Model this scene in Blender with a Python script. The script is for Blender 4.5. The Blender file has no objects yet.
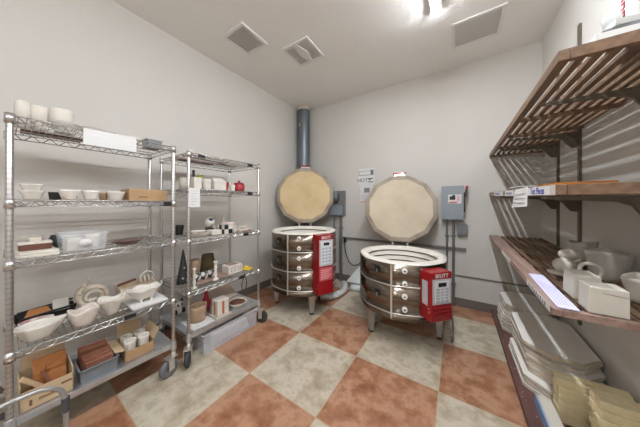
import bpy, bmesh, math, random
from math import pi, sin, cos, radians as R
from mathutils import Vector, Matrix
random.seed(7)
C = bpy.context.scene.collection

# ------------------------------------------------------------------ materials
def lin(c):
    return tuple((x/12.92 if x <= .04045 else ((x+.055)/1.055)**2.4) for x in c)
def rgb(h):
    h = h.lstrip('#'); return lin(tuple(int(h[i:i+2], 16)/255 for i in (0, 2, 4)))
MATS = {}
def mat(name, col, rough=.5, metal=0., var=0., scale=8., col2=None, bump=0., bscale=None, spec=.5, alpha=1., trans=0., coat=0.):
    """col mottled towards col2 by noise"""
    m = bpy.data.materials.new(name); m.use_nodes = True
    nt = m.node_tree; b = nt.nodes['Principled BSDF']
    b.inputs['Roughness'].default_value = rough; b.inputs['Metallic'].default_value = metal
    b.inputs['Specular IOR Level'].default_value = spec
    b.inputs['Alpha'].default_value = alpha; b.inputs['Transmission Weight'].default_value = trans
    b.inputs['Coat Weight'].default_value = coat
    c1 = rgb(col)
    b.inputs['Base Color'].default_value = (*c1, 1)
    tc = nt.nodes.new('ShaderNodeTexCoord')
    if var > 0 or col2:
        c2 = rgb(col2) if col2 else tuple(x*(1-var) for x in c1)
        n = nt.nodes.new('ShaderNodeTexNoise'); n.inputs['Scale'].default_value = scale; n.inputs['Detail'].default_value = 6
        r = nt.nodes.new('ShaderNodeValToRGB'); r.color_ramp.elements[0].position = .38; r.color_ramp.elements[1].position = .64
        r.color_ramp.elements[0].color = (*c1, 1); r.color_ramp.elements[1].color = (*c2, 1)
        nt.links.new(tc.outputs['Object'], n.inputs['Vector']); nt.links.new(n.outputs['Fac'], r.inputs['Fac'])
        nt.links.new(r.outputs['Color'], b.inputs['Base Color'])
    if bump > 0:
        n2 = nt.nodes.new('ShaderNodeTexNoise'); n2.inputs['Scale'].default_value = bscale or scale*6; n2.inputs['Detail'].default_value = 4
        bp = nt.nodes.new('ShaderNodeBump'); bp.inputs['Strength'].default_value = bump; bp.inputs['Distance'].default_value = .01
        nt.links.new(tc.outputs['Object'], n2.inputs['Vector']); nt.links.new(n2.outputs['Fac'], bp.inputs['Height'])
        nt.links.new(bp.outputs['Normal'], b.inputs['Normal'])
    MATS[name] = m
    return m
def emit(name, col, s):
    m = bpy.data.materials.new(name); m.use_nodes = True; nt = m.node_tree
    b = nt.nodes['Principled BSDF']; b.inputs['Base Color'].default_value = (*rgb(col), 1)
    b.inputs['Emission Color'].default_value = (*rgb(col), 1); b.inputs['Emission Strength'].default_value = s
    return m

wall_m = mat('wall_paint', 'cecbc5', .75, var=.03, scale=1.5, bump=.12, bscale=60)
ceil_m = mat('ceiling_paint', 'f0efec', .8, var=.03, scale=1.5, bump=.25, bscale=22)
base_m = mat('rubber_baseboard', '716963', .5, var=.1, scale=5)
white_m = mat('white_enamel', 'e4e4e2', .45)
chrome_m = mat('chrome', 'd6d6d6', .27, .95, var=.12, scale=40)
zinc_m = mat('galvanised_steel', 'd2d5d9', .4, .85, var=.12, scale=14)
steel_m = mat('kiln_stainless', '857a6e', .2, 1., var=.16, scale=3)
seam_m = mat('bright_seam', 'd8d4ce', .3, .8)
legm = mat('aluminium_leg', 'b5b4b0', .4, .7)
brick_m = mat('fire_brick', 'e6e1d6', .9, var=.06, scale=6, bump=.2, bscale=80)
lidb_m = mat('lid_brick', 'c9bda8', .9, col2='bcae97', scale=3.2, bump=.15, bscale=80)
lidr_m = mat('lid_edge_fired', 'a89b8c', .9, col2='8c8073', scale=6)
red_m = mat('red_enamel', '9a0f18', .3, var=.12, scale=9, coat=.3)
redd_m = mat('dark_red_plastic', '8c1a20', .45)
keyp_m = mat('keypad_grey', 'b9bcbf', .45)
key_m = mat('key_pale', 'd9dde0', .5)
black_m = mat('black_plastic', '1c1c1e', .5)
dark_m = mat('dark_iron', '33312f', .45, .5)
elem_m = mat('heating_wire', '5c544c', .7, .3)
porc_m = mat('white_porcelain', 'ecebe6', .25, coat=.4)
gbox_m = mat('grey_enamel', '8f989f', .4, var=.05, scale=6)
gboxd_m = mat('grey_enamel_dull', '7b7d7e', .5, var=.08, scale=6)
cond_m = mat('conduit_metal', '8d8f90', .35, .7)
rail_m = mat('raceway_grey', '7e7a75', .5, .3)
duct_m = mat('duct_slate', '767d84', .38, .65, var=.12, scale=4)
paper_m = mat('white_paper', 'd9d9d8', .8)
paperl_m = mat('lavender_paper', 'd4d2ee', .8)
ink_m = mat('grey_ink', '6d6d76', .8)
bluei_m = mat('blue_ink', '3a43a0', .8)
redi_m = mat('red_ink', 'c0303a', .8)
orangei_m = mat('orange_ink', 'b56a2c', .7)
bisq_m = mat('white_bisque', 'd9d3c9', .6, var=.07, scale=14)
glz_m = mat('white_glaze', 'ddd8cf', .25, var=.06, scale=9, coat=.3)
cream_m = mat('cream_bisque', 'd0c6b5', .7, var=.1, scale=12)
clay_m = mat('grey_clay', 'cbc7bd', .85, col2='bab5ab', scale=12, bump=.25, bscale=50)
clayd_m = mat('grey_clay_dark', 'bebbb4', .85, var=.15, scale=9, bump=.25, bscale=40)
tan_m = mat('tan_clay', 'b59c83', .8, col2='a08569', scale=12, bump=.2, bscale=40)
mauve_m = mat('mauve_clay', '9d8379', .8, var=.15, scale=14)
brn_m = mat('brown_clay', '6f4636', .6, var=.2, scale=12)
rust_m = mat('rust_slab', '82523f', .7, col2='9b6a55', scale=9)
olive_m = mat('olive_glaze', '57492d', .45, col2='3f3520', scale=14)
redg_m = mat('red_glaze', 'a52730', .35, coat=.3)
green_m = mat('green_glaze', '98a646', .4)
dgreen_m = mat('dark_green_glass', '3f4a40', .25)
blueg_m = mat('navy_glaze', '2f3d5e', .35)
pink_m = mat('pink_glaze', 'dcc3bd', .5, col2='ead9d2', scale=20)
yel_m = mat('yellow_cloth', 'd8b93c', .8)
pinkb_m = mat('pink_brown_glaze', '9a6a66', .5, col2='e8dfda', scale=14)
motif_m = mat('floral_glaze', 'dcd7cf', .35, col2='b46a44', scale=26)
MATS['floral_glaze'].node_tree.nodes['Color Ramp'].color_ramp.elements[0].position = .6
MATS['floral_glaze'].node_tree.nodes['Color Ramp'].color_ramp.elements[1].position = .66
cow_m = mat('black_blotch_glaze', 'e4e2dc', .4, col2='2d322c', scale=16)
MATS['black_blotch_glaze'].node_tree.nodes['Color Ramp'].color_ramp.elements[0].position = .5
MATS['black_blotch_glaze'].node_tree.nodes['Color Ramp'].color_ramp.elements[1].position = .54
card_m = mat('cardboard', 'b08f6a', .85, var=.08, scale=10)
cardl_m = mat('cardboard_pale', 'c4ab8a', .85, var=.07, scale=10)
orange_m = mat('orange_board', 'b9762f', .55, col2='a5652a', scale=10)
copper_m = mat('copper_board', 'b27440', .6, var=.15, scale=10)
gplas_m = mat('grey_plastic', '767a80', .45)
wood_m = mat('stained_wood', '83674f', .5, col2='66503f', scale=9, bump=.15, bscale=60)
woodp_m = mat('pale_worn_wood', 'a0877c', .55, col2='80665b', scale=14, bump=.15, bscale=60)
bat_m = mat('kiln_shelf_wash', 'e6e3dc', .8, var=.06, scale=8, bump=.15, bscale=60)
bate_m = mat('kiln_shelf_edge', 'cdc2b0', .85, var=.15, scale=14)
post_m = mat('kiln_post_yellow', 'ebe0bd', .85, col2='dccda2', scale=12, bump=.2, bscale=50)
plaster_m = mat('plaster', 'cbc7bb', .8, col2='c6c2b8', scale=9, bump=.12, bscale=40)
blue_m = mat('blue_edge', '7d9cc4', .6)
grille_m = mat('grille_grey', 'dcdad6', .6)
grilled_m = mat('grille_dark', 'cfcdc9', .7)
tyre_m = mat('grey_rubber', '6e7072', .6)
tyred_m = mat('black_rubber', '353638', .6)
hose_m = mat('white_hose', 'd9dcdd', .5, bump=.1, bscale=30)
standard_m = mat('wall_standard_bronze', '6b6357', .5, .4)
tube_m = mat('tube_grey', 'a9a9a8', .35, .6)
collar_m = mat('dark_collar', '43454a', .5)

# stretched grain for slats: streaks along Y and worn pale specks
def grain(m, sc=(26, 1.6, 26)):
    nt = m.node_tree; n = [x for x in nt.nodes if x.type == 'TEX_NOISE'][0]; tc = [x for x in nt.nodes if x.type == 'TEX_COORD'][0]
    mp = nt.nodes.new('ShaderNodeMapping'); mp.inputs['Scale'].default_value = sc; n.inputs['Scale'].default_value = 1
    nt.links.new(tc.outputs['Object'], mp.inputs['Vector']); nt.links.new(mp.outputs['Vector'], n.inputs['Vector'])
grain(wood_m); grain(woodp_m)
def specks(m, col, scale, th):
    nt = m.node_tree; b = nt.nodes['Principled BSDF']; tc = [x for x in nt.nodes if x.type == 'TEX_COORD'][0]
    src = b.inputs['Base Color'].links[0].from_socket
    v = nt.nodes.new('ShaderNodeTexNoise'); v.inputs['Scale'].default_value = scale; v.inputs['Detail'].default_value = 2
    r = nt.nodes.new('ShaderNodeMapRange'); r.inputs['From Min'].default_value = th; r.inputs['From Max'].default_value = th+.04
    mx = nt.nodes.new('ShaderNodeMix'); mx.data_type = 'RGBA'; mx.inputs['B'].default_value = (*rgb(col), 1)
    nt.links.new(tc.outputs['Object'], v.inputs['Vector']); nt.links.new(v.outputs['Fac'], r.inputs['Value'])
    nt.links.new(r.outputs['Result'], mx.inputs['Factor']); nt.links.new(src, mx.inputs['A']); nt.links.new(mx.outputs['Result'], b.inputs['Base Color'])
plum_m = mat('plum_plank', '6a4a46', .5, col2='583c39', scale=7); grain(plum_m, (18, 3, 18)); specks(plum_m, 'cfc4bd', 55, .69)

def clear_plastic(name, col, alpha):
    m = mat(name, col, .25); nt = m.node_tree; b = nt.nodes['Principled BSDF']; b.inputs['Alpha'].default_value = alpha
    return m
bin_m = clear_plastic('clear_plastic', 'e6eaee', .22)
binw_m = clear_plastic('frosted_plastic', 'e2e5ea', .3)

# floor: alternating rust brown and stone beige squares, mottled
T = .613; FX, FY = -1.332, 1.6675
def floor_material():
    m = bpy.data.materials.new('checker_tile_floor'); m.use_nodes = True; nt = m.node_tree; N = nt.nodes.new; L = nt.links.new
    b = nt.nodes['Principled BSDF']; tc = N('ShaderNodeTexCoord')
    def noise(s, d, dist=0):
        n = N('ShaderNodeTexNoise'); n.inputs['Scale'].default_value = s; n.inputs['Detail'].default_value = d; n.inputs['Distortion'].default_value = dist
        L(tc.outputs['Object'], n.inputs['Vector']); return n
    def ramp(n, stops):
        r = N('ShaderNodeValToRGB'); e = r.color_ramp.elements
        e[0].position, e[0].color = stops[0][0], (*rgb(stops[0][1]), 1); e[1].position, e[1].color = stops[-1][0], (*rgb(stops[-1][1]), 1)
        for p, c in stops[1:-1]:
            k = e.new(p); k.color = (*rgb(c), 1)
        L(n.outputs['Fac'], r.inputs['Fac']); return r
    n1 = noise(6.5, 14, .1); n1.inputs['Roughness'].default_value = .62
    br = ramp(n1, [(.3, '7f5139'), (.45, '9c6d51'), (.57, 'b38a6f'), (.72, '93644a')])
    be = ramp(n1, [(.3, '978a73'), (.45, 'b1a590'), (.57, 'c5bcaa'), (.72, 'a29680')])
    mp = N('ShaderNodeMapping'); mp.vector_type = 'POINT'
    mp.inputs['Location'].default_value = (-FX/T + 20, -FY/T + 20, .5); mp.inputs['Scale'].default_value = (1/T, 1/T, 0)
    L(tc.outputs['Object'], mp.inputs['Vector'])
    ck = N('ShaderNodeTexChecker'); ck.inputs['Scale'].default_value = 1
    ck.inputs['Color1'].default_value = (0, 0, 0, 1); ck.inputs['Color2'].default_value = (1, 1, 1, 1); L(mp.outputs['Vector'], ck.inputs['Vector'])
    mx = N('ShaderNodeMix'); mx.data_type = 'RGBA'; L(ck.outputs['Fac'], mx.inputs['Factor']); L(br.outputs['Color'], mx.inputs['A']); L(be.outputs['Color'], mx.inputs['B'])
    # seams
    sx = N('ShaderNodeSeparateXYZ'); L(mp.outputs['Vector'], sx.inputs['Vector'])
    d = []
    for ax in ('X', 'Y'):
        f = N('ShaderNodeMath'); f.operation = 'PINGPONG'; f.inputs[1].default_value = .5; L(sx.outputs[ax], f.inputs[0]); d.append(f)
    mi = N('ShaderNodeMath'); mi.operation = 'MINIMUM'; L(d[0].outputs[0], mi.inputs[0]); L(d[1].outputs[0], mi.inputs[1])
    lt = N('ShaderNodeMath'); lt.operation = 'LESS_THAN'; lt.inputs[1].default_value = .005; L(mi.outputs[0], lt.inputs[0])
    m2 = N('ShaderNodeMix'); m2.data_type = 'RGBA'; m2.inputs['B'].default_value = (*rgb('b39a80'), 1); L(lt.outputs[0], m2.inputs['Factor']); L(mx.outputs['Result'], m2.inputs['A'])
    L(m2.outputs['Result'], b.inputs['Base Color'])
    b.inputs['Roughness'].default_value = .36; b.inputs['Specular IOR Level'].default_value = .45
    n2 = noise(18, 5); bp = N('ShaderNodeBump'); bp.inputs['Strength'].default_value = .08; bp.inputs['Distance'].default_value = .01
    L(n2.outputs['Fac'], bp.inputs['Height']); L(bp.outputs['Normal'], b.inputs['Normal'])
    return m
floor_m = floor_material()

# ------------------------------------------------------------------ mesh helpers
class MB:
    def __init__(s): s.b = bmesh.new()
    def faces(s, vs, fs, smooth=False):
        v = [s.b.verts.new(p) for p in vs]
        for f in fs:
            try:
                q = s.b.faces.new([v[i] for i in f]); q.smooth = smooth
            except ValueError: pass
        return s
    def box(s, c, d, rot=None, taper=1.0):
        c = Vector(c); x, y, z = d[0]/2, d[1]/2, d[2]/2; t = taper
        P = [Vector(p) for p in ((-x, -y, -z), (x, -y, -z), (x, y, -z), (-x, y, -z), (-x*t, -y*t, z), (x*t, -y*t, z), (x*t, y*t, z), (-x*t, y*t, z))]
        if rot is not None: P = [rot @ p for p in P]
        return s.faces([p+c for p in P], [(3, 2, 1, 0), (4, 5, 6, 7), (0, 1, 5, 4), (1, 2, 6, 5), (2, 3, 7, 6), (3, 0, 4, 7)])
    def bb(s, x0, x1, y0, y1, z0, z1):
        return s.box(((x0+x1)/2, (y0+y1)/2, (z0+z1)/2), (abs(x1-x0), abs(y1-y0), abs(z1-z0)))
    def tube(s, pts, r, n=6, closed=False, r1=None):
        pts = [Vector(p) for p in pts]; m = len(pts); V = []; up = None
        for i, p in enumerate(pts):
            a = pts[(i-1) % m] if (closed or i > 0) else p; c = pts[(i+1) % m] if (closed or i < m-1) else p
            t = (c-a).normalized()
            if up is None: up = Vector((0, 0, 1)) if abs(t.z) < .9 else Vector((1, 0, 0))
            x = t.cross(up).normalized(); y = x.cross(t).normalized(); up = y
            rr = r if r1 is None else r + (r1-r)*i/(m-1)
            for k in range(n):
                V.append(p + x*rr*cos(2*pi*k/n) + y*rr*sin(2*pi*k/n))
        F = []
        for i in range(m if closed else m-1):
            j = (i+1) % m
            for k in range(n): F.append((i*n+k, i*n+(k+1) % n, j*n+(k+1) % n, j*n+k))
        if not closed: F.append(tuple(range(n-1, -1, -1))); F.append(tuple((m-1)*n+k for k in range(n)))
        return s.faces(V, F, n > 4)
    def lathe(s, prof, n=24, phase=0., c=(0, 0, 0), smooth=True, closed=False, fn=None, M=None, sx=1., sy=1.):
        """closed: the profile is a loop (ring); otherwise ends with r=0 are capped by the pole"""
        V = []; idx = []; c = Vector(c)
        for (r, z) in prof:
            if r < 1e-6:
                idx.append([len(V)]*n); p = Vector((0, 0, z)); V.append((M @ p if M else p)+c)
            else:
                row = []
                for k in range(n):
                    a = phase + 2*pi*k/n; rr, zz = (r, z) if fn is None else fn(a, r, z)
                    p = Vector((rr*cos(a)*sx, rr*sin(a)*sy, zz)); row.append(len(V)); V.append((M @ p if M else p)+c)
                idx.append(row)
        F = []; m = len(prof)
        for i in range(m if closed else m-1):
            A, B = idx[i], idx[(i+1) % m]
            for k in range(n):
                q = [A[k], A[(k+1) % n], B[(k+1) % n], B[k]]; u = []
                for x in q:
                    if x not in u: u.append(x)
                if len(u) > 2: F.append(tuple(u))
        return s.faces(V, F, smooth)
    def cyl(s, c, r, h, n=16, r2=None, M=None):
        r2 = r if r2 is None else r2
        return s.lathe([(0, 0), (r, 0), (r, .0005), (r2, h-.0005), (r2, h), (0, h)], n, c=c, M=M)
    def ell(s, c, rx, ry, rz, n=16, M=None):
        return s.lathe([(sin(pi*i/10), -cos(pi*i/10)*rz/1) if 0 < i < 10 else (0, -cos(pi*i/10)*rz) for i in range(11)], n, c=c, sx=rx, sy=ry, M=M)
    def prism(s, poly, z0, z1):
        n = len(poly); V = [(x, y, z0) for x, y in poly]+[(x, y, z1) for x, y in poly]
        return s.faces(V, [tuple(range(n-1, -1, -1)), tuple(range(n, 2*n))]+[(i, (i+1) % n, n+(i+1) % n, n+i) for i in range(n)])
    def build(s, name, m, parent=None, loc=None, rz=0., bevel=0., M=None):
        bmesh.ops.recalc_face_normals(s.b, faces=s.b.faces[:])
        me = bpy.data.meshes.new(name); s.b.to_mesh(me); s.b.free(); me.materials.append(m)
        o = bpy.data.objects.new(name, me); C.objects.link(o)
        if parent: o.parent = parent
        if M is not None: o.matrix_local = M
        if loc: o.location = loc
        if rz: o.rotation_euler.z = rz
        if bevel:
            b = o.modifiers.new('Bevel', 'BEVEL'); b.width = bevel; b.segments = 2; b.limit_method = 'ANGLE'
        return o
def tag(o, label, cat, group=None):
    o['label'] = label; o['category'] = cat
    if group: o['group'] = group
    return o
def thing(name, label, cat, loc=(0, 0, 0), rz=0., group=None):
    o = bpy.data.objects.new(name, None); C.objects.link(o); o.location = loc; o.rotation_euler.z = rz; o.empty_display_size = .1
    return tag(o, label, cat, group)
def struct(name, mb, m, parent=None):
    o = mb.build(name, m, parent)
    if not parent: o['kind'] = 'structure'
    return o
def dup(o, loc=None, rz=None, label=None):
    c = o.copy(); C.objects.link(c)
    if loc is not None: c.location = loc
    if rz is not None: c.rotation_euler.z = rz
    if label: c['label'] = label
    for ch in list(o.children): dup_child(ch, c)
    return c
def dup_child(ch, par):
    mi = ch.matrix_parent_inverse.copy(); d = ch.copy(); C.objects.link(d); d.parent = par; d.matrix_parent_inverse = mi
    for g in list(ch.children): dup_child(g, d)
def text(name, body, size, m, parent, M, bold=.0):
    cu = bpy.data.curves.new(name, 'FONT'); cu.body = body; cu.size = size; cu.align_x = 'CENTER'; cu.align_y = 'CENTER'; cu.extrude = .0006; cu.offset = bold
    t = bpy.data.objects.new(name, cu); C.objects.link(t); bpy.context.view_layer.update()
    me = bpy.data.meshes.new_from_object(t.evaluated_get(bpy.context.evaluated_depsgraph_get()))
    bpy.data.objects.remove(t); me.materials.clear(); me.materials.append(m)
    o = bpy.data.objects.new(name, me); C.objects.link(o); o.parent = parent; o.matrix_local = M
    return o
def basis(x, y, o):      # frame with local x, y axes and origin
    x = Vector(x).normalized(); y = Vector(y).normalized(); z = x.cross(y)
    return Matrix(((x.x, y.x, z.x, o[0]), (x.y, y.y, z.y, o[1]), (x.z, y.z, z.z, o[2]), (0, 0, 0, 1)))

# ------------------------------------------------------------------ room
XL, XR, YB, YF, ZC = -2.505, .775, 3.21, -2.6, 3.065
struct('floor', MB().bb(XL-.1, XR+.1, YF-.1, YB+.1, -.1, 0), floor_m)
struct('ceiling', MB().bb(XL-.1, XR+.1, YF-.1, YB+.1, ZC, ZC+.1), ceil_m)
struct('wall_left', MB().bb(XL-.1, XL, YF-.1, YB+.1, 0, ZC), wall_m)
struct('wall_right', MB().bb(XR, XR+.1, YF-.1, YB+.1, 0, ZC), wall_m)
struct('wall_back', MB().bb(XL, XR, YB, YB+.1, 0, ZC), wall_m)
struct('wall_front', MB().bb(XL, XR, YF-.1, YF, 0, ZC), wall_m)
struct('baseboard_back', MB().bb(XL, XR, YB-.012, YB, 0, .105), base_m)
struct('baseboard_left', MB().bb(XL, XL+.012, YF, YB-.012, 0, .105), base_m)
struct('baseboard_right', MB().bb(XR-.012, XR, YF, YB-.012, 0, .105), base_m)
struct('trim_1', MB().bb(-1.62, .1, YB-.03, YB, .715, .745), rail_m)
struct('trim_2', MB().bb(-.2, XR, YB-.01, YB, .378, .394), rail_m)

# ------------------------------------------------------------------ ceiling fittings
def fixture(y0, y1, label):
    t = thing('ceiling_light', label, 'light', (-.155, (y0+y1)/2, ZC)); h = (y1-y0)/2
    MB().bb(-.04, .04, -h, h, -.044, 0).build('housing', white_m, t)
    MB().bb(-.024, .024, -h+.004, h-.004, -.058, -.044).build('diffuser', lamp_m, t)
lamp_m = emit('lit_diffuser', 'eef2f8', 170)
fixture(-.2, 2.17, 'long white strip light glowing on the ceiling')
fixture(-2.5, -1.2, 'added white strip light in line, unseen fill behind the viewpoint')  # extra fill lamp added out of view to brighten the near end

def vent(x, y, w, d, label, kind):
    t = thing('ceiling_vent', label, 'vent', (x, y, ZC)); e = .03
    f = MB()
    for s in (-1, 1):
        f.bb(s*w/2, s*(w/2-e), -d/2, d/2, -.012, 0); f.bb(-w/2+e, w/2-e, s*d/2, s*(d/2-e), -.012, 0)
    f.build('frame', white_m, t)
    MB().bb(-w/2+e, w/2-e, -d/2+e, d/2-e, -.003, 0).build('backing', grilled_m if kind == 'dark' else grille_m, t)
    g = MB()
    n = int((d-2*e)/.016)
    for i in range(n):
        y_ = -d/2+e+(i+.5)*(d-2*e)/n
        g.box((0, y_, -.007), (w-2*e, .0085, .0015), Matrix.Rotation(R(30), 3, 'X'))
    g.build('louver', grilled_m if kind == 'dark' else grille_m, t)
    if kind == 'split':
        V = []
        for i in range(13):
            yy = -d/2+e + (d-2*e)*i/12; hw = .022+.03*sin(pi*i/12)**2
            V.append((hw, yy))
        poly = V+[(-a, b) for a, b in reversed(V)]
        MB().prism(poly, -.018, -.003).build('centre_bar', white_m, t)
vent(-1.905, 1.452, .325, .33, 'dark louvred ceiling vent nearest the left wall', 'dark')
vent(-1.495, 1.94, .355, .35, 'ceiling exhaust vent with a white curved bar between two grilles', 'split')
vent(.165, 2.63, .42, .395, 'large grey return grille beside the strip light', 'plain')

# ------------------------------------------------------------------ duct, boxes, conduit on back wall
t = thing('exhaust_duct', 'slate grey round duct rising to the ceiling in the back left corner', 'duct', (-2.352, 3.062, 0))
MB().cyl((0, 0, .1), .106, 2.93, 28).build('pipe', duct_m, t)
MB().lathe([(.107, 3.0), (.112, 3.002), (.112, 3.064), (.107, 3.06)], 28, closed=True).build('collar', mat('duct_collar', 'c9c0b2', .7), t)
MB().lathe([(.107, 1.7), (.112, 1.705), (.112, 1.75), (.107, 1.755)], 28, closed=True).build('joint_band', cond_m, t)
MB().box((-.012, -.107, 2.72), (.02, .004, .045)).build('sticker', paper_m, t)

def bxdir(o, y): return o
t = thing('electrical_disconnect', 'grey switch box behind the taller kiln, lid stepped and lever raised', 'electrical box', (-1.69, YB, 0))
MB().bb(-.1, .12, -.07, 0, 1.11, 1.52).build('enclosure', gboxd_m, t, bevel=.004)
MB().bb(-.14, .09, -.12, -.07, 1.11, 1.275).build('lower_cover', gbox_m, t, bevel=.004)
MB().bb(-.105, -.02, -.105, -.07, 1.395, 1.52).build('upper_cover', gbox_m, t, bevel=.004)
MB().tube([(.0, -.075, 1.33), (.035, -.1, 1.38), (.04, -.1, 1.47)], .012, 8, r1=.007).build('lever', black_m, t)
MB().box((-.03, -.08, 1.33), (.05, .02, .05)).build('lever_pivot', mat('rust_brown', '5a3b34', .6), t)
t = thing('electrical_disconnect', 'blue-grey safety switch box on the wall beside the shorter kiln lid', 'electrical box', (-.045, YB, 0))
MB().bb(-.115, .113, -.11, 0, 1.11, 1.52).build('enclosure', gbox_m, t, bevel=.004)
MB().bb(-.118, .116, -.118, -.11, 1.105, 1.525).build('door', gbox_m, t, bevel=.003)
s = MB().bb(-.045, .092, -.1205, -.118, 1.305, 1.415).build('warning_sticker', paper_m, t)
MB().bb(-.03, .03, -.1215, -.1205, 1.35, 1.395).build('pictogram', dark_m, s)
MB().bb(.0, .028, -.1222, -.1215, 1.37, 1.41).build('pictogram', dark_m, s)
MB().bb(-.035, .05, -.1215, -.1205, 1.313, 1.326).build('pictogram', redi_m, s)
MB().bb(.045, .075, -.1215, -.1205, 1.33, 1.4).build('pictogram', mat('pale_pink_ink', 'dca9b2', .8), s)
MB().bb(.116, .13, -.1, -.03, 1.2, 1.44).build('switch_plate', dark_m, t)
h = MB().box((.14, -.08, 1.44), (.02, .03, .12), Matrix.Rotation(R(6), 3, 'Y')).build('lever', black_m, t)
MB().box((.147, -.08, 1.5), (.024, .034, .04), Matrix.Rotation(R(6), 3, 'Y')).build('grip', red_m, h)
t = thing('junction_box', 'small grey junction box under the blue-grey safety switch', 'electrical box', (.055, YB, 0))
MB().bb(-.055, .055, -.05, 0, .9, 1.045).build('box', gboxd_m, t, bevel=.003)
MB().bb(-.05, .05, -.055, -.05, .915, 1.04).build('cover', gboxd_m, t, bevel=.002)

def conduit(x, z0, z1, r, label):
    t = thing('conduit', label, 'conduit', (x, YB-.04, 0))
    MB().cyl((0, 0, z0), r, z1-z0, 12).build('pipe', cond_m, t)
    for z in (z0+.25*(z1-z0), z0+.8*(z1-z0)):
        s = MB(); s.bb(-.03, .03, .022, .04, z-.008, z+.008); s.lathe([(r, z-.008), (r+.003, z-.008), (r+.003, z+.008), (r, z+.008)], 12, closed=True); s.build('strap', cond_m, t)
conduit(-.108, .0, 1.11, .012, 'left one of two grey conduits under the blue-grey safety switch')
conduit(-.036, .0, 1.11, .015, 'right one of two grey conduits under the blue-grey safety switch')
conduit(-1.772, .0, 1.11, .016, 'conduit under the lever switch, nearer the taller kiln')
conduit(-1.645, .0, 1.11, .024, 'thick conduit under the lever switch, right of the thinner pipe')

t = thing('power_cord', 'black cord with plug drooping along the back wall between the kilns', 'cord', (-1.56, YB-.035, .68))
MB().bb(-.03, 0, -.015, .035, -.03, .06).build('plug', black_m, t, bevel=.004)
P = [(-.015, 0, -.03), (-.01, 0, -.14), (.02, -.005, -.25), (.07, -.01, -.34), (.14, -.01, -.385), (.23, -.005, -.36), (.3, 0, -.28), (.36, 0, -.24)]
MB().tube(P, .007, 6).build('cable', black_m, t)

# signs behind the shorter kiln
t = thing('wall_sign', 'white sign reading HOT above the paper notice, left of the shorter kiln lid', 'sign', (-1.215, YB-.002, 1.735))
MB().bb(-.132, .132, -.004, .002, -.13, .13).build('board', paper_m, t)
fr = MB()
for a in ((-.12, .11, .085, .09), (-.12, .11, .02, .028), (-.12, -.112, .02, .09), (.1, .11, .02, .09)): fr.bb(a[0], a[1], -.006, -.004, a[2], a[3])
fr.build('banner_outline', ink_m, t)
MB().bb(.078, .125, -.0065, -.004, .02, .1).build('banner_mark', ink_m, t)
text('lettering', 'HOT', .082, ink_m, t, basis((1, 0, 0), (0, 0, 1), (-.055, -.0055, -.06)), .001)
g = MB(); g.bb(.035, .115, -.006, -.004, -.045, -.025); g.bb(.045, .08, -.006, -.004, -.06, -.045); g.bb(.035, .12, -.006, -.004, -.095, -.08); g.build('small_print', ink_m, t)
t = thing('paper_notice', 'white paper notice with a grey picture under the HOT sign', 'notice', (-1.2, YB-.002, 1.455))
MB().bb(-.115, .1, -.003, .002, -.145, .145).build('sheet', paper_m, t)
MB().bb(-.045, .05, -.005, -.003, .025, .1).build('picture', mat('grey_picture', '8d9093', .8, var=.35, scale=40), t)
MB().bb(-.105, .09, -.005, -.003, -.13, -.118).build('red_line', redi_m, t)
g = MB()
for k in range(6): g.bb(-.09, .08-.03*(k % 2), -.005, -.003, -.015-.016*k, -.01-.016*k)
g.build('text_lines', mat('pale_ink', 'b4b4ba', .8), t)

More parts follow.
